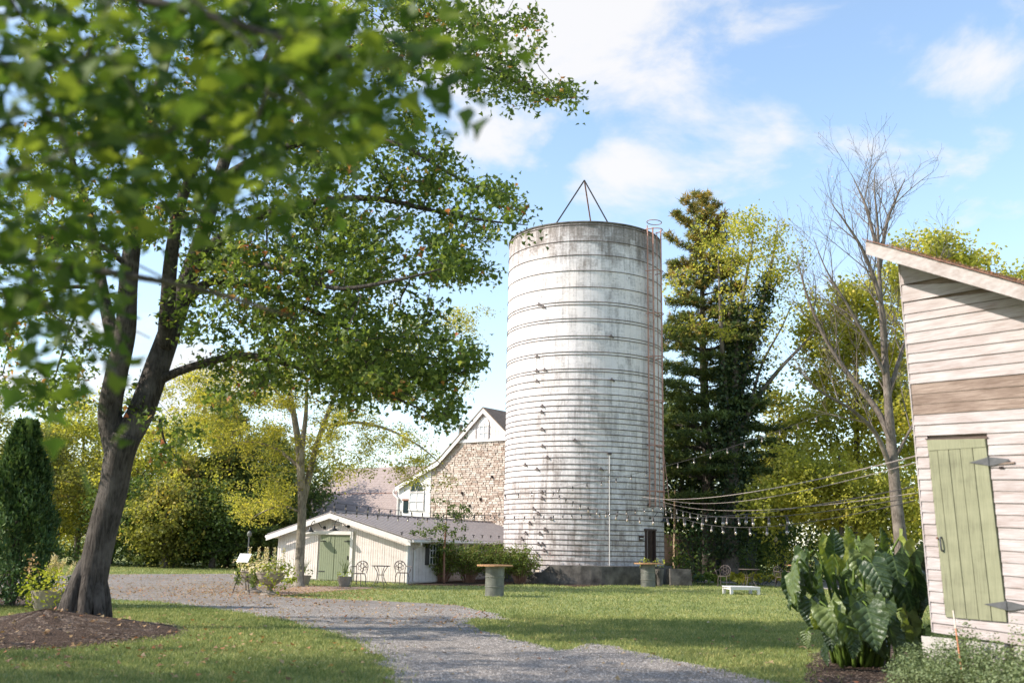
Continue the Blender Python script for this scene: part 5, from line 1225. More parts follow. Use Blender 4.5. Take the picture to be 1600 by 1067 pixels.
# ---- ivy covered tree right of the pine
IY = 51.5; ib = G(1141, 908); ib = A([D(1141, 900, IY)[0], IY, 0])
limbs = [([ib+A([0, 0, -.1]), D(1141, 860, IY), D(1142, 780, IY), D(1144, 700, IY), D(1146, 640, IY)], [.52, .42, .40, .36, .30]),
    lim([(1146, 660), (1150, 560), (1158, 480, .4), (1170, 410, .6), (1180, 350, .8)], IY, [.22, .17, .12, .07, .02]),
    lim([(1144, 690), (1132, 600, -.4), (1126, 500, -.8), (1122, 400, -1)], IY, [.18, .13, .09, .03]),
    lim([(1147, 650), (1168, 560, .2), (1192, 470, .3), (1208, 400, .4), (1215, 350, .5)], IY, [.22, .17, .12, .07, .02]),
    lim([(1146, 640), (1140, 540, .8), (1142, 450, 1.2), (1146, 370, 1.4)], IY, [.16, .12, .08, .02]),
    lim([(1148, 690), (1178, 630, -.3), (1215, 580, -.5), (1258, 535, -.6), (1290, 500, -.6)], IY, [.17, .14, .10, .06, .02]),
    lim([(1170, 640, -.2), (1190, 570, -.6), (1222, 510, -.8), (1240, 470, -.8)], IY, [.09, .07, .04, .015])]
T = blobs_targets([(1130, 370, 40, 38, 24), (1180, 370, 50, 40, 34), (1225, 400, 35, 45, 20), (1150, 430, 50, 50, 24), (1205, 470, 50, 50, 20), (1250, 480, 40, 50, 14), (1280, 530, 30, 30, 6), (1120, 520, 30, 60, 8), (1070, 470, 30, 60, 12), (1180, 540, 50, 40, 10)], IY, 2.6, 91)
tree = grow(limbs, T, 91, step=.6, rtip=.009, pw=.47)
ivt = tree_thing('ivy_clad_tree', 'multi stemmed tree wrapped in dark ivy beside the tall pine', tree, None, None, 'bare_bark', tuple(ib))
LP = foliage(tree, 42, .5, 92, along=.9); leafobj('crown', LP, .17, 'yellow_leaf', ivt, seed=93, up=.5)
g = np.random.default_rng(94); Q = []
for (pts, rad), (amt, ub, ex) in zip(limbs, ((6500, 1.0, .5), (2100, .52, .2), (1600, .46, .18), (2900, .62, .28), (1500, .46, .18), (600, .4, .12), (250, .4, .1))):
    S = spline(pts, 8); idx = g.uniform(0, ub, amt)*(len(S)-1); i0 = idx.astype(int); fr_ = (idx-i0)[:, None]; q = S[i0]*(1-fr_)+S[np.minimum(i0+1, len(S)-1)]*fr_
    rr3 = (.30 if ex > .3 else .12)+ex*g.uniform(0, 1, amt)*(1+.8*np.sin(idx*1.3)**2); u = g.normal(size=(amt, 3)); u /= np.linalg.norm(u, axis=1)[:, None]; Q.append(q+u*rr3[:, None]*1.45)
Q = np.vstack(Q); Q = Q[Q[:, 2] > 1.2]
leafobj('ivy', Q, .19, 'ivy_leaf', ivt, seed=95, up=.3, droop=.6, kind=None)
def fractal(limbs, seed, lens=(2.5, 1.25, .55), gaps=(.46, .30, .24)):
    """leafless crown: straight twigs leave every limb at a narrow angle, three orders deep"""
    g = np.random.default_rng(seed); P = []; par = []; R = []; chains = []
    def addl(S, rr, p0=-1):
        ch = [] if p0 < 0 else [p0]
        for q, r in zip(S, rr): P.append(q); R.append(r); par.append(ch[-1] if ch else -1); ch.append(len(P)-1)
        return ch
    lv = []
    for pts, rad in limbs:
        S = spline(pts, 5); rr = np.interp(np.linspace(0, 1, len(S)), np.linspace(0, 1, len(rad)), rad); ch = addl(S, rr); chains.append((ch, True)); lv.append((ch, len(chains) == 1))
    for k in range(3):
        nx_ = []
        for ch, main_ in lv:
            Q = A([P[i] for i in ch]); seg = np.linalg.norm(np.diff(Q, axis=0), axis=1); cum = np.concatenate([[0], np.cumsum(seg)]); Lt = cum[-1]
            s = Lt*((.42 if main_ else .25) if k == 0 else .12)
            while s < Lt:
                j = min(len(seg)-1, int(np.searchsorted(cum, s))-1 if s > 0 else 0); j = max(j, 0); t = Q[j+1]-Q[j]; t /= np.linalg.norm(t)+1e-9
                sd = g.normal(size=3); sd -= t*(sd@t); sd /= np.linalg.norm(sd)
                d = t*math.cos(.75)+sd*math.sin(.75)+A([0, 0, .28]); d /= np.linalg.norm(d)
                f_ = (1-.55*s/Lt); Lb = lens[k]*g.uniform(.55, 1.25)*f_; p0 = ch[j+1]; q0 = P[p0]; n_ = 4 if k < 2 else 3
                b_ = g.normal(size=3)*.14; S = [q0+d*Lb*u+b_*Lb*u*u+A([0, 0, .16*Lb*u*u]) for u in np.arange(1, n_+1)/n_]
                r0 = min(R[p0]*.55, (.024, .011, .0065)[k]); c2 = addl(S, np.linspace(r0, (.008, .006, .0045)[k], n_), p0); chains.append((c2, False)); nx_.append((c2, False))
                s += gaps[k]*g.uniform(.6, 1.5)
        lv = nx_
    return A(P), A(par), A(R), chains, [c for c, b in chains if not b]
# ---- bare tree beside the shed
BY = 39; btb = D(1409, 922, BY); btb[2] = 0
limbs = [([btb, D(1408, 860, BY), D(1400, 780, BY), D(1393, 700, BY), D(1387, 620, BY), D(1381, 540, BY), D(1376, 470, BY), D(1373, 410, BY), D(1371, 350, BY), D(1366, 295, BY), D(1368, 262, BY)], [.31, .25, .225, .20, .155, .125, .095, .07, .05, .025, .01]),
    lim([(1383, 560), (1378, 480, -.4), (1352, 400, -.7), (1322, 350, -1), (1300, 320, -1.1)], BY, [.12, .09, .07, .04, .015]),
    lim([(1374, 420), (1385, 350, .4), (1400, 310, .6), (1414, 280, .7)], BY, [.09, .07, .045, .015]),
    lim([(1372, 400), (1355, 330, .5), (1343, 300, .7), (1330, 272, .9)], BY, [.08, .06, .035, .012]),
    lim([(1393, 690), (1370, 640, .4), (1330, 590, .8), (1290, 530, 1), (1260, 460, 1.1), (1245, 400, 1.2)], BY, [.14, .12, .095, .075, .05, .015]),
    lim([(1398, 750), (1370, 680, -.5), (1330, 640, -1), (1280, 610, -1.3), (1240, 570, -1.4)], BY, [.12, .09, .065, .04, .015]),
    lim([(1388, 620), (1405, 560, .3), (1420, 520, .6), (1450, 440, .8), (1480, 380, .8)], BY, [.10, .08, .06, .04, .012]),
    lim([(1395, 720), (1412, 690, -.2), (1440, 640, -.3), (1470, 600, -.3)], BY, [.09, .06, .04, .015]),
    lim([(1385, 590), (1360, 540, -.3), (1320, 470, -.6), (1290, 420, -.8), (1270, 370, -.9)], BY, [.09, .07, .05, .03, .01])]
T0_ = blobs_targets([(1370, 265, 76, 60, 2), (1340, 340, 78, 60, 240), (1420, 320, 60, 70, 190), (1290, 400, 62, 72, 220), (1270, 500, 50, 80, 90), (1340, 480, 70, 90, 110), (1445, 370, 60, 50, 100), (1330, 610, 80, 60, 46), (1430, 560, 60, 80, 34), (1270, 620, 50, 50, 20), (1380, 420, 60, 80, 40)], BY, 2.3, 96)
tree = fractal(limbs, 97)
bt = tree_thing('bare_tree', 'tall leafless tree with fine branches left of the board shed', tree, None, None, 'bare_bark', tuple(btb))
LP = foliage(tree, 1., .1, 98, along=.6); LP = LP[::7]; leafobj('last_leaves', LP, .06, 'dry_leaf', bt, seed=99, kind='stuff')
# ---- yellow maples right
def blob_tree(name, label, bl, Y, dY, base_px, seed, leafm, per, rad, size, bark='dark_bark', tr=.24, rtip=.012):
    b = D(base_px[0], base_px[1], Y); b[2] = float(gz(b[0], b[1])); cx = sum(q[0]*q[4] for q in bl)/sum(q[4] for q in bl); cy = sum(q[1]*q[4] for q in bl)/sum(q[4] for q in bl)
    c = D(cx, cy, Y); topy = min(q[1]-q[3]*.5 for q in bl); tp = D((cx+base_px[0])/2, topy, Y)
    limbs = [([b, b*.6+c*.4+A([.2, 0, 0]), b*.25+c*.75, c*.4+tp*.6, tp], [tr, tr*.85, tr*.6, tr*.3, .03])]
    T = blobs_targets(bl, Y, dY, seed); tree = grow(limbs, T, seed, step=.8, rtip=rtip, pw=.45)
    t = tree_thing(name, label, tree, None, None, bark, tuple(b)); LP = foliage(tree, per, rad, seed+1, along=.9)
    g = np.random.default_rng(seed+2); pt = .5+.22*np.sin(LP[:, 0]*1.2)*np.sin(LP[:, 2]*1.4)+g.normal(size=len(LP))*.2
    leafobj('crown', LP, size, leafm, t, tint=np.clip(pt, 0, 1), seed=seed+3, up=.5, droop=.25); return t
blob_tree('sugar_maple', 'yellow green maple behind the bare tree', [(1300, 520, 60, 50, 34), (1270, 600, 40, 60, 26), (1340, 600, 70, 70, 52), (1370, 500, 50, 70, 40), (1290, 700, 70, 60, 50), (1390, 690, 60, 80, 50), (1330, 450, 35, 25, 12), (1420, 600, 40, 90, 36), (1250, 520, 16, 26, 6)], 53, 2.8, (1330, 890), 121, 'yellow_leaf', 80, .60, .23)
blob_tree('sugar_maple', 'tall yellow leaved tree showing above the shed roof', [(1440, 400, 45, 35, 34), (1500, 405, 45, 32, 30), (1540, 415, 22, 22, 10), (1410, 440, 40, 40, 24), (1480, 480, 90, 60, 50), (1600, 440, 40, 20, 14), (1450, 620, 80, 90, 50)], 50, 2.6, (1470, 890), 122, 'yellow_leaf', 75, .55, .22)
blob_tree('sugar_maple', 'low spreading pale green tree under the string lights', [(1190, 790, 40, 34, 28), (1250, 770, 60, 40, 52), (1330, 780, 70, 48, 70), (1400, 800, 50, 50, 46), (1230, 720, 36, 30, 14), (1300, 740, 50, 30, 26), (1460, 790, 60, 60, 30)], 47, 2.0, (1300, 885), 123, 'yellow_leaf', 85, .48, .18, tr=.16)
blob_tree('woodland_tree', 'olive tree low between ivy trunk and bare tree', [(1210, 650, 30, 50, 22), (1235, 700, 40, 40, 24), (1200, 730, 30, 40, 20)], 62, 2.0, (1220, 885), 124, 'olive_leaf', 70, .65, .26)
g = np.random.default_rng(131); us = []
for x in range(1040, 1720, 24): b = D(x, 880, g.uniform(52, 58)); us.append((b[0], b[1], 1.2, 1.4, 1.1, g.uniform(2.0, 3.0)))
bushmass('undergrowth', us, .2, 'green_leaf', 'dark hedge like undergrowth behind the patio garden', 'undergrowth', 132, dens=58)

# ================================================================== SHRUBS AND PLANTS
def shrub(name, label, px, Y, w_, h_, mt_, seed, size=.08, dens=200, d=None, group=None, stems=4, up=.4, cat='shrub'):
    b = D(px, 890, Y); b[2] = 0; t = thing(name, label, cat, tuple(b), 0, group); g = np.random.default_rng(seed); sm_ = MB()
    for _ in range(stems): a = g.uniform(0, 6.28); sm_.tube([b+A([math.cos(a)*.05, math.sin(a)*.05, 0]), b+A([math.cos(a)*w_*.25, math.sin(a)*w_*.25, h_*.7])], [.02, .008], 4)
    sm_.build('stems', 'dark_bark', t)
    bushmass('leaves', [(b[0], b[1], h_*.5, w_/2, (d or w_)/2, h_*.55)], size, mt_, None, None, seed, dens=dens, kind=None, parent=t, up=up); return t
def spray_shrub(name, label, b, w_, h_, mt_, seed, n=60, per=34, size=.07, group=None, cat='shrub'):
    """arching canes with leaves along them"""
    g = np.random.default_rng(seed); b = A(b, float); t = thing(name, label, cat, tuple(b), 0, group); st = MB(); Q = []; 
    for _ in range(n):
        a = g.uniform(0, 6.28); r = w_/2*g.uniform(.2, 1.05); hh = h_*g.uniform(.6, 1.12); p0 = b+A([math.cos(a)*r*.2, math.sin(a)*r*.2, 0]); p2 = b+A([math.cos(a)*r, math.sin(a)*r, hh*(1-.35*(r/(w_/2))**2)]); p1 = (p0+p2)/2+A([0, 0, hh*.3])
        S = spline([p0, p1, p2], 3); st.tube(S, np.linspace(.008, .003, len(S)), 3, cap=False)
        s = g.uniform(.25, 1.03, per)[:, None]; Q.append(p0*(1-s)**2+2*p1*s*(1-s)*1.0+p2*s*s+g.normal(size=(per, 3))*.05)
    st.build('stems', 'red_stem', t, kind='stuff'); Q = np.vstack(Q); Q = Q[Q[:, 2] > .03]
    pt = .3+.5*np.clip((Q[:, 2]-b[2])/h_, 0, 1)*0+g.uniform(0, .6, len(Q)); leafobj('leaves', Q, size, mt_, t, tint=pt, seed=seed+1, up=.5, droop=.25, width=.8); return t
for i, (x, w_, h_, lab) in enumerate([(655, 1.5, 1.05, 'feathery green shrub at the outbuilding corner by the downspout'), (690, 1.7, 1.25, 'feathery green shrub behind the sapling stem'), (733, 1.8, 1.25, 'rounded green shrub below the middle outbuilding window'),
        (775, 1.7, 1.2, 'green shrub behind the left barrel table'), (812, 1.5, 1.2, 'dark green shrub against the silo next to the utility box')]):
    b = D(x, 905, 43.4); b[2] = 0; spray_shrub('arching_shrub', lab, b, w_*1.35, h_*1.30, 'bush_leaf', 140+i, n=150, per=36, size=.085, group='shrubs in front of the outbuilding')
b = D(775, 860, 44.4); g = np.random.default_rng(6); Q = A([[b[0]+g.normal()*1.6, b[1]-.6+g.normal()*.3, 1.2+g.uniform(-.1, .2)] for _ in range(90)]); tag(leafobj('flowers', Q, .06, 'flower', seed=3), 'red blooms dotted on the shrub tops near the silo', 'flowers', kind='stuff')
# sapling
sb = D(694, 907, 41.8); sb[2] = 0; SYY = 41.8
T = blobs_targets([(672, 830, 30, 20, 16), (700, 840, 40, 24, 26), (722, 800, 22, 18, 12), (690, 795, 20, 16, 10), (735, 796, 14, 10, 5), (655, 835, 12, 10, 4), (700, 815, 30, 20, 16)], SYY, .6, 151)
tree = grow([([sb, D(694, 870, SYY), D(696, 835, SYY), D(698, 800, SYY), D(700, 785, SYY)], [.05, .045, .035, .02, .008])], T, 151, step=.2, rtip=.004)
t = tree_thing('sapling', 'young tree with reddish stem in front of the shrubs', tree, None, None, 'red_stem', tuple(sb)); leafobj('crown', foliage(tree, 22, .14, 152, along=.8), .10, 'green_leaf', t, seed=153, up=.4, droop=.3)
# right garden
def hosta(label, px, Y, w_, mt_, seed, n=46, group='hostas edging the garden bed'):
    b = D(px, 890, Y); b[2] = 0; t = thing('hosta', label, 'plant', tuple(b), 0, group); g = np.random.default_rng(seed); a = g.uniform(0, 6.28, n); r = g.uniform(.05, .42, n)*w_
    P = np.column_stack([b[0]+np.cos(a)*r, b[1]+np.sin(a)*r, .42*w_*(1-(r/w_)**2*2.2)]); dirs = np.column_stack([np.cos(a), np.sin(a), -r/w_*1.2]); leafobj('leaves', P, .26*w_, mt_, t, seed=seed, dirs=dirs*2, up=.6, droop=0, width=1.3)
    MB().tube([b, b+A([0, 0, .3*w_])], .03, 5).build('crown_base', 'petiole' if False else 'chip', t); return t
hosta('green hosta clump at the pine trunk foot', 1100, 46.6, 1.0, 'hosta_leaf', 160, 60); hosta('green hosta clump left of the metal garden chair', 1122, 45.8, .85, 'hosta_leaf', 161, 50)
for i, (x, Y, lab) in enumerate([(1152, 47.6, 'golden hosta right of the ivy trunk'), (1168, 47.2, 'golden hosta behind the garden table'), (1184, 46.9, 'golden hosta at the right end of its row'), (1212, 47.2, 'golden hosta behind the right garden chair'), (1160, 45.9, 'pale low hosta beneath the garden table')]): hosta(lab, x, Y, 1.0 if i < 4 else .7, 'gold_leaf', 165+i, 56)
shrub('juniper', 'low blue green juniper beside the silo curb', 1072, 46.0, 1.9, .5, 'blue_shrub', 171, .09, 150, d=1.0)
shrub('juniper', 'low blue green juniper right of the table legs', 1190, 46.2, 1.4, .45, 'blue_shrub', 172, .09, 150, d=.8)
shrub('dwarf_spruce', 'soft conical dark evergreen left of the pine trunk', 1086, 49.0, 1.6, 3.0, 'arbor_leaf', 173, .10, 260)
shrub('evergreen_shrub', 'dark rounded shrub under the pine at the silo side', 1068, 48.0, 1.9, 1.2, 'green_leaf', 174, .10, 200)
shrub('golden_shrub', 'bright yellow shrub by the wooden fence next to the silo', 1062, 50.0, 1.0, 1.9, 'lime_leaf', 175, .12, 150)
shrub('coleus_plant', 'reddish and lime leafy plants low beside the silo', 1052, 48.2, 1.3, 1.1, 'hosta_leaf', 176, .12, 120)
shrub('boxwood', 'round clipped evergreen bush behind the golden hostas', 1186, 49.5, 2.1, 2.0, 'green_leaf', 177, .09, 330)
shrub('golden_shrub', 'rounded yellow green bush right of the clipped boxwood', 1224, 49.5, 1.9, 1.8, 'yellow_leaf', 178, .11, 220)
shrub('boxwood', 'dark bush between golden shrub and elephant ears', 1262, 49.5, 2.0, 1.6, 'green_leaf', 179, .09, 260)
shrub('boxwood', 'dark low bush hidden behind the elephant ears', 1310, 49, 2.4, 1.7, 'green_leaf', 180, .09, 220)
# left bed: dark shrub and flower pot
shrub('dark_shrub', 'dark leafy shrub at the foot of the pointed evergreen', 22, 23.4, 1.7, 1.1, 'arbor_leaf', 182, .07, 420)
shrub('dark_shrub', 'dark leafy shrub at the left frame edge', -20, 22.6, 1.6, 1.2, 'arbor_leaf', 183, .07, 400)
def pot(name, label, b, r, h, mt_, prof=None, plant=None, cat='planter', group=None, seed=0):
    t = thing(name, label, cat, tuple(b), 0, group); prof = prof or [(r*.62, 0), (r*.72, h*.15), (r*.95, h*.8), (r, h), (r*.85, h), (r*.8, h*.85)]
    MB().lathe(prof, tuple(b), 20).build('pot', mt_, t, smooth=False)
    return t
b = D(72, 946, 22.6); b[2] = 0
t = pot('flower_planter', 'overflowing planter of lime leaves and plumes at left bed', b, .34, .42, 'stone_urn')
bushmass('lime_leaves', [(b[0]+.02, b[1]-.15, .50, .55, .45, .46)], .085, 'lime_leaf', None, None, 185, dens=700, kind=None, parent=t, up=.7)
g = np.random.default_rng(186)
for k in range(9):
    a = g.uniform(0, 6.28); q = b+A([math.cos(a)*.3*g.uniform(0, 1.2), math.sin(a)*.2, .75]); q[0] += (.18 if k < 2 else 0); hh = .35*g.uniform(.6, 1.2); e = q+A([g.normal()*.1, 0, hh]); S = spline([q-A([0, 0, .3]), q, e], 4)
    pm = MB().tube(S, .006, 4).build('plume_stalk', 'petiole', t); leafobj('plume', np.vstack([q+(e-q)*s+g.normal(size=3)*.022 for s in g.uniform(0, 1.05, 90)]), .05, 'plume', t, seed=187+k, up=0, droop=-.8, width=.5)
leafobj('trailing_vine', np.vstack([b+A([.50+.10*math.sin(s*3)+g.normal()*.04, -.05+g.normal()*.05, .75-s*.62]) for s in g.uniform(0, 1, 420)]), .055, 'arbor_leaf', t, seed=201, up=.2, droop=.8)
leafobj('orange_blooms', np.vstack([b+A([-.42+g.normal()*.09, 0+g.normal()*.1, .95+g.normal()*.13]) for s in range(60)]), .07, 'dry_leaf', t, seed=202, tint=g.uniform(.3, .85, 60))
# urns by the drive
def urn(px, py, lab, seed, lime):
    b = G(px, py); b[2] = 0; t = thing('flower_urn', lab, 'planter', tuple(b), 0, 'footed stone urns by the drive')
    MB().lathe([(.26, 0), (.26, .06), (.12, .10), (.07, .18), (.09, .26), (.24, .34), (.38, .48), (.44, .62), (.47, .64), (.47, .67), (.40, .67), (.36, .60)], tuple(b), 24).build('bowl', 'stone_urn', t, smooth=False)
    bushmass('leaves', [(b[0]+(.25 if lime else 0), b[1]-.15, .66 if not lime else .58, .62, .48, .40 if not lime else .46)], .11, 'lime_leaf' if lime else 'hosta_leaf', None, None, seed, dens=420, kind=None, parent=t, up=.7)
    g = np.random.default_rng(seed)
    leafobj('trailing_flowers', b+A([0, 0, .8])+g.normal(size=(300, 3))*A([.38, .3, .13]), .09, 'plume', t, seed=seed, tint=g.uniform(0, 1, 300), kind='stuff')
    leafobj('trailing_vine', np.vstack([b+A([-.46+g.normal()*.05, -.15+g.normal()*.06, .75-s*.5]) for s in g.uniform(0, 1, 160)]), .07, 'hosta_leaf', t, seed=seed+1, up=.2, droop=.8)
    for k in range(3): q = b+A([-.2+.28*k, 0, .95]); leafobj('spike', np.vstack([q+A([g.normal()*.02, g.normal()*.02, s*.42]) for s in g.uniform(0, 1, 70)]), .05, 'plume', t, seed=seed+5+k, up=0, droop=-.8)
urn(421, 929.5, 'footed urn overflowing with lime leaves at the drive edge', 210, True); urn(396, 925.5, 'footed urn with trailing mixed flowers behind the lime one', 220, False)
# easel sign and the thin lamp post behind
eb = G(371, 926); eb[2] = 0; t = thing('easel_sign', 'blank white board tilted on a thin black easel by the urns', 'sign', tuple(eb)); tp = D(380, 882, eb[1]); tp2 = A([eb[0]+.12, eb[1]+.05, 1.0])
for dx, dy in ((-.12, -.1), (.38, -.05), (.15, .45)): MB().tube([eb+A([dx, dy, 0]), tp2+A([dx*.1, dy*.2, 0])], .013, 5).build('leg', 'black_steel', t)
R_ = axes(A([.93, -.36, 0]), A([.25, .66, .70]), A([-.25, -.66, .70])); MB().box(tp2+A([.02, -.1, .05]), (.40, .32, .02), axes(A([.95, -.3, 0]), A([.18, .6, .78]), A([-.24, -.74, .62]))).build('board', 'paper', t)
q = G(385, 903); q[2] = 0; t = thing('post_light', 'thin dark lamp post standing on the drive before the woods', 'lamp', tuple(q)); MB().tube([q, q+A([0, 0, 1.75])], .03, 6).build('post', 'hinge_steel', t); MB().lathe([(.03, 0), (.09, .05), (.10, .16), (.04, .24), (.01, .26)], tuple(q+A([0, 0, 1.72])), 10).build('lamp_head', 'galv', t)
MB().tube([q+A([-.22, .2, 0]), q+A([0, 0, 1.2])], .012, 4).build('brace', 'hinge_steel', t)
# iron gate far left of the outbuilding
gb = D(403, 876, 58); gb[2] = 0; t = thing('iron_fence', 'short black iron fence section in shade beside the outbuilding', 'fence', tuple(gb))
for k in range(3): MB().tube([gb+A([k*1.1, 0, 0]), gb+A([k*1.1, 0, 1.5])], .05, 5).build('post', 'black_steel', t)
for z in (.3, 1.4): MB().tube([gb+A([0, 0, z]), gb+A([2.2, 0, z])], .03, 4).build('rail', 'black_steel', t)
for k in range(11): MB().tube([gb+A([.2*k+.1, 0, .3]), gb+A([.2*k+.1, 0, 1.4])], .013, 4).build('baluster', 'black_steel', t)
# ---- elephant ears
def ear_mesh(seed):
    g = np.random.default_rng(seed); nu, nv = 11, 18; V = []; UV = []
    for j in range(nv+1):
        y = j/nv
        wv = .40*math.sin(min(1., (y+.18)/1.18)**.75*math.pi)**.8 if y < 1 else .0
        for i in range(nu):
            u = (i/(nu-1)*2-1); x = u*wv*(1+.05*math.sin(y*19+seed*3)+.04*math.sin(y*43+seed)); back = -.26*(1-y)**3*abs(u)**1.2*1.0
            yy = y+back*(abs(u) > .12)-.0; z = .10*abs(u)**1.3*wv*2.2-.42*(y**1.8)*.6+.030*math.sin(y*24-abs(u)*6)*abs(u)**.6+.05*math.sin(u*6+y*9+seed*1.7)*abs(u)+.02*math.sin(y*33+seed*2)*u*u+(.25-.12*seed)*u*u*wv
            V.append([x, yy, z]); UV.append([u*.5*wv*2.2, y])
    F = A([[j*nu+i, j*nu+i+1, (j+1)*nu+i+1, (j+1)*nu+i] for j in range(nv) for i in range(nu-1)])
    return A(V), F, A(UV)
EB = A([5.05, 14.9, 0]); elp = thing('elephant_ear_plant', 'huge clump of dark elephant ear leaves beside the board shed', 'plant', tuple(EB)); mes = []
# where each blade hangs: attachment point px, py, depth, length(m), facing
spots = [(1262, 870, 14.9, .62, -.6), (1287, 890, 14.6, .66, -.3), (1330, 915, 14.2, .62, .0), (1300, 850, 15.2, .60, -.4), (1362, 880, 14.2, .70, .1), (1352, 950, 13.9, .80, .15), (1290, 945, 14.2, .58, -.3), (1262, 935, 14.6, .52, -.8), (1245, 880, 14.8, .60, -1.2), (1395, 870, 14.5, .62, .3),
         (1425, 868, 14.4, .78, .5), (1440, 890, 14.2, .75, .6), (1415, 915, 14.3, .66, .3), (1375, 845, 15.4, .55, .0), (1340, 845, 15.6, .55, -.2), (1320, 965, 14.0, .52, -.2), (1385, 960, 14.1, .60, .2), (1420, 960, 14.2, .55, .5), (1275, 975, 14.2, .50, -.5), (1345, 900, 14.9, .6, .0),
         (1310, 900, 14.9, .6, -.2), (1400, 900, 15., .6, .2), (1270, 905, 15.2, .6, -.5), (1440, 940, 14.6, .62, .6), (1370, 925, 14.4, .66, .1), (1300, 985, 14.1, .42, -.4), (1335, 1000, 14.0, .40, 0), (1400, 990, 14.1, .44, .3), (1255, 960, 14.8, .42, -.8), (1325, 870, 15.8, .6, -.1), (1410, 850, 15.4, .6, .3), (1445, 985, 14.4, .42, .6), (1385, 895, 15.6, .6, .1), (1285, 868, 15.8, .6, -.4), (1360, 975, 14.5, .5, .1), (1430, 925, 15.2, .6, .5),
         (1252, 905, 15.3, .5, -1.0), (1312, 935, 14.6, .55, -.2), (1455, 900, 15.3, .6, .7), (1345, 862, 14.8, .6, .0), (1242, 925, 14.9, .34, -.9), (1258, 990, 14.5, .3, -.6), (1290, 1003, 14.2, .3, -.2), (1370, 1000, 14.2, .36, .1), (1425, 1002, 14.1, .34, .5), (1310, 950, 14.2, .42, -.2), (1380, 940, 14.0, .46, .1), (1340, 985, 13.9, .36, .1), (1395, 935, 14.2, .5, .2), (1275, 955, 14.3, .42, -.6), (1240, 900, 15.1, .44, -1.4), (1350, 925, 14.0, .42, .3)]
g = np.random.default_rng(301); pet = 0
stm = None
for i, (x, y, Y, Ln, face) in enumerate(spots):
    if i > 10 and i % 5 == 3: continue
    q = D(x+g.uniform(-4, 4), y+g.uniform(-4, 4), Y); az = face+g.normal()*.45        # heading, 0 = toward the camera
    out = A([math.sin(az), -math.cos(az), 0]); droop = math.radians(g.uniform(50, 88)); d = out*math.cos(droop)+A([0, 0, -math.sin(droop)]); up_ = out*math.sin(droop)+A([0, 0, math.cos(droop)])
    sd = np.cross(d, up_); rl = g.normal()*.42; sd2 = sd*math.cos(rl)+up_*math.sin(rl); up2 = -sd*math.sin(rl)+up_*math.cos(rl)
    if i < 5: V, F, UV = ear_mesh(i); o = mk('leaf', V, F, 'elephant_leaf', elp, world=False, smooth=True, uv=UV); mes.append(o.data)
    else: o = bpy.data.objects.new('leaf', mes[i % 5]); COL.objects.link(o); o.parent = elp
    s_ = Ln*g.uniform(.62, 1.08)
    o.matrix_local = Matrix.Translation(Vector(q-EB)) @ Matrix([[sd2[0], d[0], up2[0], 0], [sd2[1], d[1], up2[1], 0], [sd2[2], d[2], up2[2], 0], [0, 0, 0, 1]]) @ Matrix.Scale(s_, 4)
    b0 = A([EB[0]+(q[0]-EB[0])*.35+g.normal()*.1, EB[1]+(q[1]-EB[1])*.2+g.normal()*.12, 0]); top = q+A([0, 0, .02])+d*.02; mid = (b0+top)/2+A([(q[0]-b0[0])*-.18, .05, .22]); hi = top-out*.16+A([0, 0, .05])
    MB().tube(spline([b0, mid, hi, top], 5), np.linspace(.030, .010, 16), 6).build('stem', 'petiole', elp, smooth=True)
# upright young blades
for (x, y, Y) in ((1303, 838, 15), (1376, 838, 15.2), (1322, 832, 15.4)):
    q = D(x, y+25, Y); o = bpy.data.objects.new('leaf', mes[1]); COL.objects.link(o); o.parent = elp; az = g.uniform(-.8, .8)
    d = A([math.sin(az)*.3, -.25, .92]); d /= np.linalg.norm(d); u_ = A([math.sin(az), -math.cos(az), .3]); u_ -= d*(u_@d); u_ /= np.linalg.norm(u_); s2 = np.cross(d, u_)
    o.matrix_local = Matrix.Translation(Vector(q-EB)) @ Matrix([[s2[0], d[0], u_[0], 0], [s2[1], d[1], u_[1], 0], [s2[2], d[2], u_[2], 0], [0, 0, 0, 1]]) @ Matrix.Scale(.36, 4)
    MB().tube(spline([A([q[0]*.7+EB[0]*.3, EB[1], 0]), q*.5+A([EB[0]*.5, EB[1]*.5, .2]), q], 5), .014, 6).build('stem', 'petiole', elp)
# herbs in front of the shed
us = []; g = np.random.default_rng(311)
for off, hh in ((.32, .66), (.62, .62), (.92, .48), (1.2, .32)):
    for s_ in np.arange(.05 if off < 1 else .35, 2.4, .27):
        q = sp(s_+g.uniform(-.06, .06)+(.25 if off > .8 else 0), 0, off+g.uniform(-.06, .06)); k = min(1, .62+.45*s_); us.append((q[0], q[1], .04, .27, .25, hh*k*g.uniform(.85, 1.12)))
bushmass('herb_patch', us, .036, 'herb_leaf', 'low grey green oregano like herbs below the shed wall', 'herbs', 312, dens=4200, up=.9)
# marker stake
mb_ = G(1507, 1082); mb_[2] = 0; t = thing('marker_stake', 'thin orange fibreglass stake leaning in the herb patch', 'stake', tuple(mb_)); tp = D(1489, 953, mb_[1]+.15)
MB().tube([mb_, mb_+(tp-mb_)*.78], .009, 6).build('rod', 'marker_orange', t); MB().tube([mb_+(tp-mb_)*.78, tp], .0095, 6).build('tip', 'marker_white', t)

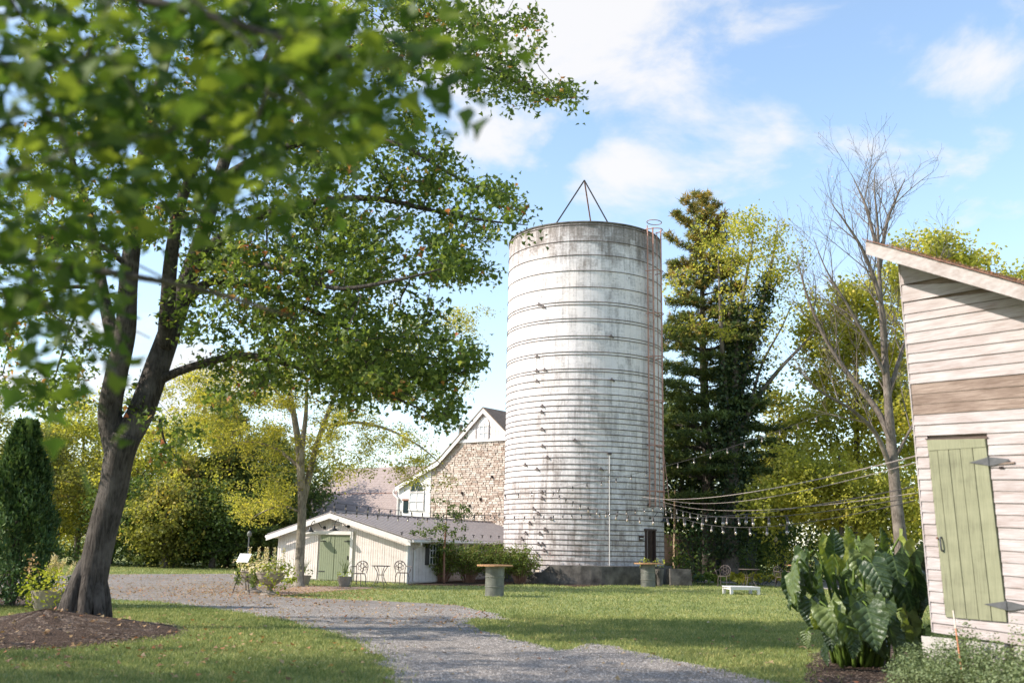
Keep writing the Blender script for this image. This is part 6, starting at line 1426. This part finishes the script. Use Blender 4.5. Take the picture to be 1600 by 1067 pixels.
# ================================================================== FURNITURE
def barrel_table(px, py, lab, Yd=None, tw=1.15, rot=0., s=1.):
    b = G(px, py) if Yd is None else D(px, py, Yd); b[2] = 0; t = thing('barrel_table', lab, 'table', tuple(b), rot, 'round tables on steel drums'); r = .30*s
    MB().lathe([(r*.97, 0), (r, .02), (r, .90*s), (r*.98, .92*s), (.01, .92*s)], (0, 0, 0), 32).build('drum', 'galv', t, world=False)
    for z in (.015, .30, .60, .905):
        MB().lathe([(r, z*s-.018), (r+.016, z*s-.008), (r+.016, z*s+.008), (r, z*s+.018)], (0, 0, 0), 32).build('drum_ring', 'galv_ring', t, world=False)
    n = 7; w_ = tw*s/n                                 # round top of planks
    for k in range(n):
        y0, y1 = -tw*s/2+k*w_+.004, -tw*s/2+(k+1)*w_-.004; R2 = tw*s/2; P = []
        for y in np.linspace(y0, y1, 4): P.append([math.sqrt(max(.0004, R2**2-y*y)), y, .925*s])
        for y in np.linspace(y1, y0, 4): P.append([-math.sqrt(max(.0004, R2**2-y*y)), y, .925*s])
        MB().quadbox(P, A([0, 0, 1.]), .045).build('top_plank', 'table_wood', t, world=False)
    return t
barrel_table(772.5, 931, 'steel drum table with round wooden top left of the silo', rot=.1)
barrel_table(1012.5, 916.5, 'steel drum table with round wooden top before the silo doorway', rot=.3)
q = D(1247, 905, 45.5); barrel_table(1247, 905, 'steel drum table with orange wooden top on the patio', 45.5, tw=1.15)
for (x, Y, lab) in ((1008, 43.2, 'chartreuse potted plant left of the silo doorway'), (1030, 43.2, 'chartreuse potted plant right of the silo doorway')):
    b = D(x, 900, Y); b[2] = .0; t = pot('door_planter', lab, b, .2, .72, 'curb_concrete', group='potted plants at the silo door'); bushmass('leaves', [(b[0], b[1], .95, .32, .28, .22)], .09, 'lime_leaf', None, None, 320+int(x), dens=220, kind=None, parent=t, up=.8)
# pots at the green doors
for (x, y, lab, sd_) in ((474, 914, 'round barrel pot of grasses beside the locust trunk', 330), (538, 916, 'round barrel pot of green plants right of the green doors', 331)):
    b = G(x, y); b[2] = 0; t = pot('barrel_pot', lab, b, .27, .36, 'barrel_pot', group='pots at the green doors'); bushmass('leaves', [(b[0], b[1], .45, .38, .3, .2)], .08, 'bush_leaf' if x < 500 else 'lime_leaf', None, None, sd_, dens=260, kind=None, parent=t, up=.6)
    g = np.random.default_rng(sd_); gm = MB()
    for _ in range(24): a = g.uniform(0, 6.28); gm.tube([b+A([0, 0, .4]), b+A([math.cos(a)*.12, math.sin(a)*.12, .75]), b+A([math.cos(a)*.25, math.sin(a)*.2, 1.0*g.uniform(.8, 1.05)])], [.006, .005, .002], 3, cap=False)
    gm.build('grass_stems', 'petiole', t)
# cast metal chairs
def metal_chair():
    t = thing('garden_chair', 'x', 'chair', (0, 0, 0)); mt_ = 'chair_metal'; s = MB(); s.lathe([(.23, .43), (.235, .445), (.22, .46), (.01, .455)], (0, 0, 0), 20); s.build('seat', mt_, t, world=False)
    for (x, y) in ((-.19, -.19), (.19, -.19), (-.19, .19), (.19, .19)): MB().tube(spline([A([x*.85, y*.85, .44]), A([x*1.05, y*1.05, .25]), A([x*1.0, y*1.0, .1]), A([x*1.2, y*1.2, 0])], 3), .017, 5).build('leg', mt_, t, world=False)
    bk = MB(); a = np.linspace(-.5, math.pi+.5, 20); o_ = [A([.25*math.cos(q), .22+.05*max(0, math.sin(q)), .68+.22*math.sin(q)]) for q in a]; bk.tube(o_, .016, 5)
    bk.tube([o_[0], A([.2, .2, .45])], .015, 5); bk.tube([o_[-1], A([-.2, .2, .45])], .015, 5)
    for (cx, cz, r) in ((0, .72, .09), (-.11, .64, .07), (.11, .64, .07), (-.12, .78, .07), (.12, .78, .07), (0, .85, .06), (0, .58, .07)): bk.tube([A([cx+r*math.cos(q), .235, cz+r*math.sin(q)]) for q in np.linspace(0, 2*np.pi, 11)], .011, 4, cap=False)
    bk.build('backrest', mt_, t, world=False)
    for x in (-1, 1): MB().tube(spline([A([x*.25, .2, .70]), A([x*.30, .05, .69]), A([x*.31, -.15, .68]), A([x*.27, -.2, .62]), A([x*.22, -.17, .45])], 4), .015, 5).build('armrest', mt_, t, world=False)
    return t
def place(o, b, r, lab, group=None):
    o.location = tuple(b); o.rotation_euler = (0, 0, r); o['label'] = lab
    if group: o['group'] = group
    return o
chp = metal_chair()
ch_l = [((560, 914.5), -.35, 'ornate metal chair beside the green doors of the outbuilding'), ((628, 912.5), .55, 'ornate metal chair at the outbuilding corner near the downspout'), ((1131, 916), -.5, 'dark ornate metal chair left of the garden table'), ((1222, 917.5), .5, 'ornate metal chair right of the garden table')]
for i, ((x, y), r, lab) in enumerate(ch_l):
    o = chp if i == 0 else copy_tree(chp); b = G(x, y); b[2] = .0; place(o, b, r, lab, 'ornate metal garden chairs')
def bistro():
    t = thing('bistro_table', 'x', 'table', (0, 0, 0)); MB().lathe([(.36, .70), (.365, .715), (.35, .73), (.01, .73)], (0, 0, 0), 24).build('tabletop', 'chair_metal', t, world=False)
    for k in range(4): a = k*math.pi/2+.6; d_ = A([math.cos(a), math.sin(a), 0]); MB().tube(spline([d_*.30+A([0, 0, .70]), d_*.16+A([0, 0, .5]), d_*.13+A([0, 0, .35]), d_*.2+A([0, 0, .15]), d_*.30], 4), .015, 5).build('leg', 'chair_metal', t, world=False)
    MB().tube([A([.14*math.cos(q), .14*math.sin(q), .38]) for q in np.linspace(0, 2*np.pi, 13)], .010, 4, cap=False).build('ring', 'chair_metal', t, world=False); return t
bt_ = bistro(); b = G(594, 913.5); b[2] = 0; place(bt_, b, 0, 'small round metal table between the two chairs by the outbuilding')
o = copy_tree(bt_); b = G(1171, 916.5); b[2] = 0; place(o, b, .3, 'round metal table between the two patio chairs'); o.scale = (1.25, 1.25, 1.05)
# low white platform table
b = G(1158, 928); b[2] = 0; t = thing('low_platform', 'low white painted wooden platform with short legs on the lawn', 'platform', tuple(b), .12)
for k in range(5): MB().box((0, -.38+k*.19, .27), (1.12, .183, .035)).build('slat', 'white_paint', t, world=False)
for y in (-.44, .44): MB().box((0, y, .215), (1.1, .03, .08)).build('apron', 'white_paint', t, world=False)
for x in (-.5, .5):
    MB().box((x, 0, .215), (.03, .85, .08)).build('apron', 'white_paint', t, world=False)
    for y in (-.40, .40): MB().box((x, y, .10), (.10, .09, .20)).build('leg', 'white_paint', t, world=False)
# wooden fence and grey panel behind the garden
fb = D(1036, 880, 54.5); fe = D(1100, 880, 56.5); t = thing('board_fence', 'brown wooden board fence between silo and pine', 'fence', (fb[0], fb[1], 0)); n = 20
for k in range(n):
    q = fb+(fe-fb)*k/n; q[2] = 1.15; MB().box(q, (.125, .03, 2.3)).build('fence_board', 'fence_wood', t)
for k in (0, 8, 16): q = fb+(fe-fb)*k/n+A([0, -.08, 0]); q[2] = 1.2; MB().box(q, (.12, .12, 2.4)).build('post', 'fence_wood', t)
q = D(1052, 800, 54.2); MB().tube([A([q[0], q[1], 0]), q+A([.1, 0, 1.2])], [.1, .05], 6).build('leaning_limb', 'cut_log', t)
pb_ = D(1117, 890, 57); pe_ = D(1182, 890, 57); t = thing('grey_screen', 'blue grey sheet screen wall behind the ivy trunk', 'wall', (pb_[0], pb_[1], 0))
n = 3
for k in range(n): q = pb_+(pe_-pb_)*(k+.5)/n; q[2] = 1.25; MB().box(q, ((pe_[0]-pb_[0])/n-.02, .05, 2.5)).build('panel', 'blue_panel', t)
for k in range(n+1): q = pb_+(pe_-pb_)*k/n; q[2] = 1.27; MB().box(q+A([0, -.06, 0]), (.06, .06, 2.55)).build('batten', 'utility_grey', t)
# little path lantern
q = D(1213, 870, 51); z_ = D(1213, 846, 50)[2]; q[2] = 0; t = thing('path_lantern', 'small post lantern above the golden bush', 'lamp', tuple(q)); MB().tube([q, A([q[0], q[1], z_])], .03, 5).build('post', 'black_steel', t); MB().lathe([(.05, 0), (.09, .03), (.09, .2), (.03, .28)], (q[0], q[1], z_), 8).build('lantern_head', 'bulb_glass', t)

# ================================================================== STRING LIGHTS AND WIRES
bulb_me = None; sock_me = None
def strand(name, label, p0, p1, sag, nb_, seed=0, group='festoon light strings', r=.007, mt_='cable', f0=0., f1=1., hang=.11):
    global bulb_me, sock_me
    p0, p1 = A(p0), A(p1); t = thing(name, label, 'string lights' if nb_ else 'cable', tuple(p0), 0, group)
    s = np.linspace(0, 1, 41); P = p0[None]*(1-s)[:, None]+p1[None]*s[:, None]; P[:, 2] -= 4*sag*s*(1-s)
    MB().tube(P, r, 4).build('cable', mt_, t); g = np.random.default_rng(seed)
    for k in range(nb_):
        u = f0+(f1-f0)*(k+.5)/nb_; q = p0*(1-u)+p1*u; q[2] -= 4*sag*u*(1-u)
        if bulb_me is None:
            o = MB().lathe([(.012, 0), (.028, -.03), (.033, -.055), (.022, -.085), (.004, -.10)], (0, 0, 0), 8).build('bulb', 'bulb_glass', t, world=False, smooth=True); bulb_me = o.data
            c = MB().lathe([(.02, .09), (.028, .06), (.026, -.01), (.01, -.012)], (0, 0, 0), 7).build('socket', 'cable', o, world=False); sock_me = c.data
        else:
            o = bpy.data.objects.new('bulb', bulb_me); COL.objects.link(o); o.parent = t
            c = bpy.data.objects.new('socket', sock_me); COL.objects.link(c); c.parent = o
        o.location = tuple(q-p0-A([0, 0, hang])); o.rotation_euler = (g.normal()*.12, g.normal()*.12, 0)
locp = D(478, 783, 36.9); sil = D(1036, 775, 44.2)
shp = D(1432, 712, 13.9)
strand('string_lights', 'bulb string from locust trunk across the outbuilding roof to the barn', D(480, 785, 36.8), D(786, 800, 43.6), .35, 20, 1)
strand('string_lights', 'bulb string from locust trunk past the silo front to its right side', D(478, 778, 36.7), D(1040, 788, 43.), .55, 36, 2)
strand('string_lights', 'steep bulb string climbing across the silo toward the pine', D(780, 772, 42.2), D(1290, 645, 34.), .50, 21, 3)
strand('string_lights', 'bulb string from the silo side below the cables to the shed', D(1036, 787, 43.3), D(1428, 776, 14.0), .42, 13, 4, f1=.78)
strand('string_lights', 'lowest bulb string between silo and shed corner', D(1036, 795, 43.3), D(1428, 782, 14.0), .55, 12, 5, f1=.78)
strand('string_lights', 'faint bulb string crossing the silo just above its door', D(860, 765, 42.2), D(1428, 760, 14.0), .75, 17, 6, f1=.80)
strand('support_cable', 'bright upper support cable from silo ladder to shed corner', D(1004, 776, 43.4), shp, .30, 0, 7, 'support cables at the silo', .009, 'guy_wire')
strand('support_cable', 'second support cable just under the bright upper one', D(1036, 779, 43.4), D(1432, 722, 13.9), .36, 0, 8, 'support cables at the silo', .006, 'guy_wire')
strand('support_cable', 'thin cable meeting the shed at the bulb strings', D(1036, 784, 43.4), D(1430, 770, 13.9), .30, 0, 9, 'support cables at the silo', .005, 'guy_wire')
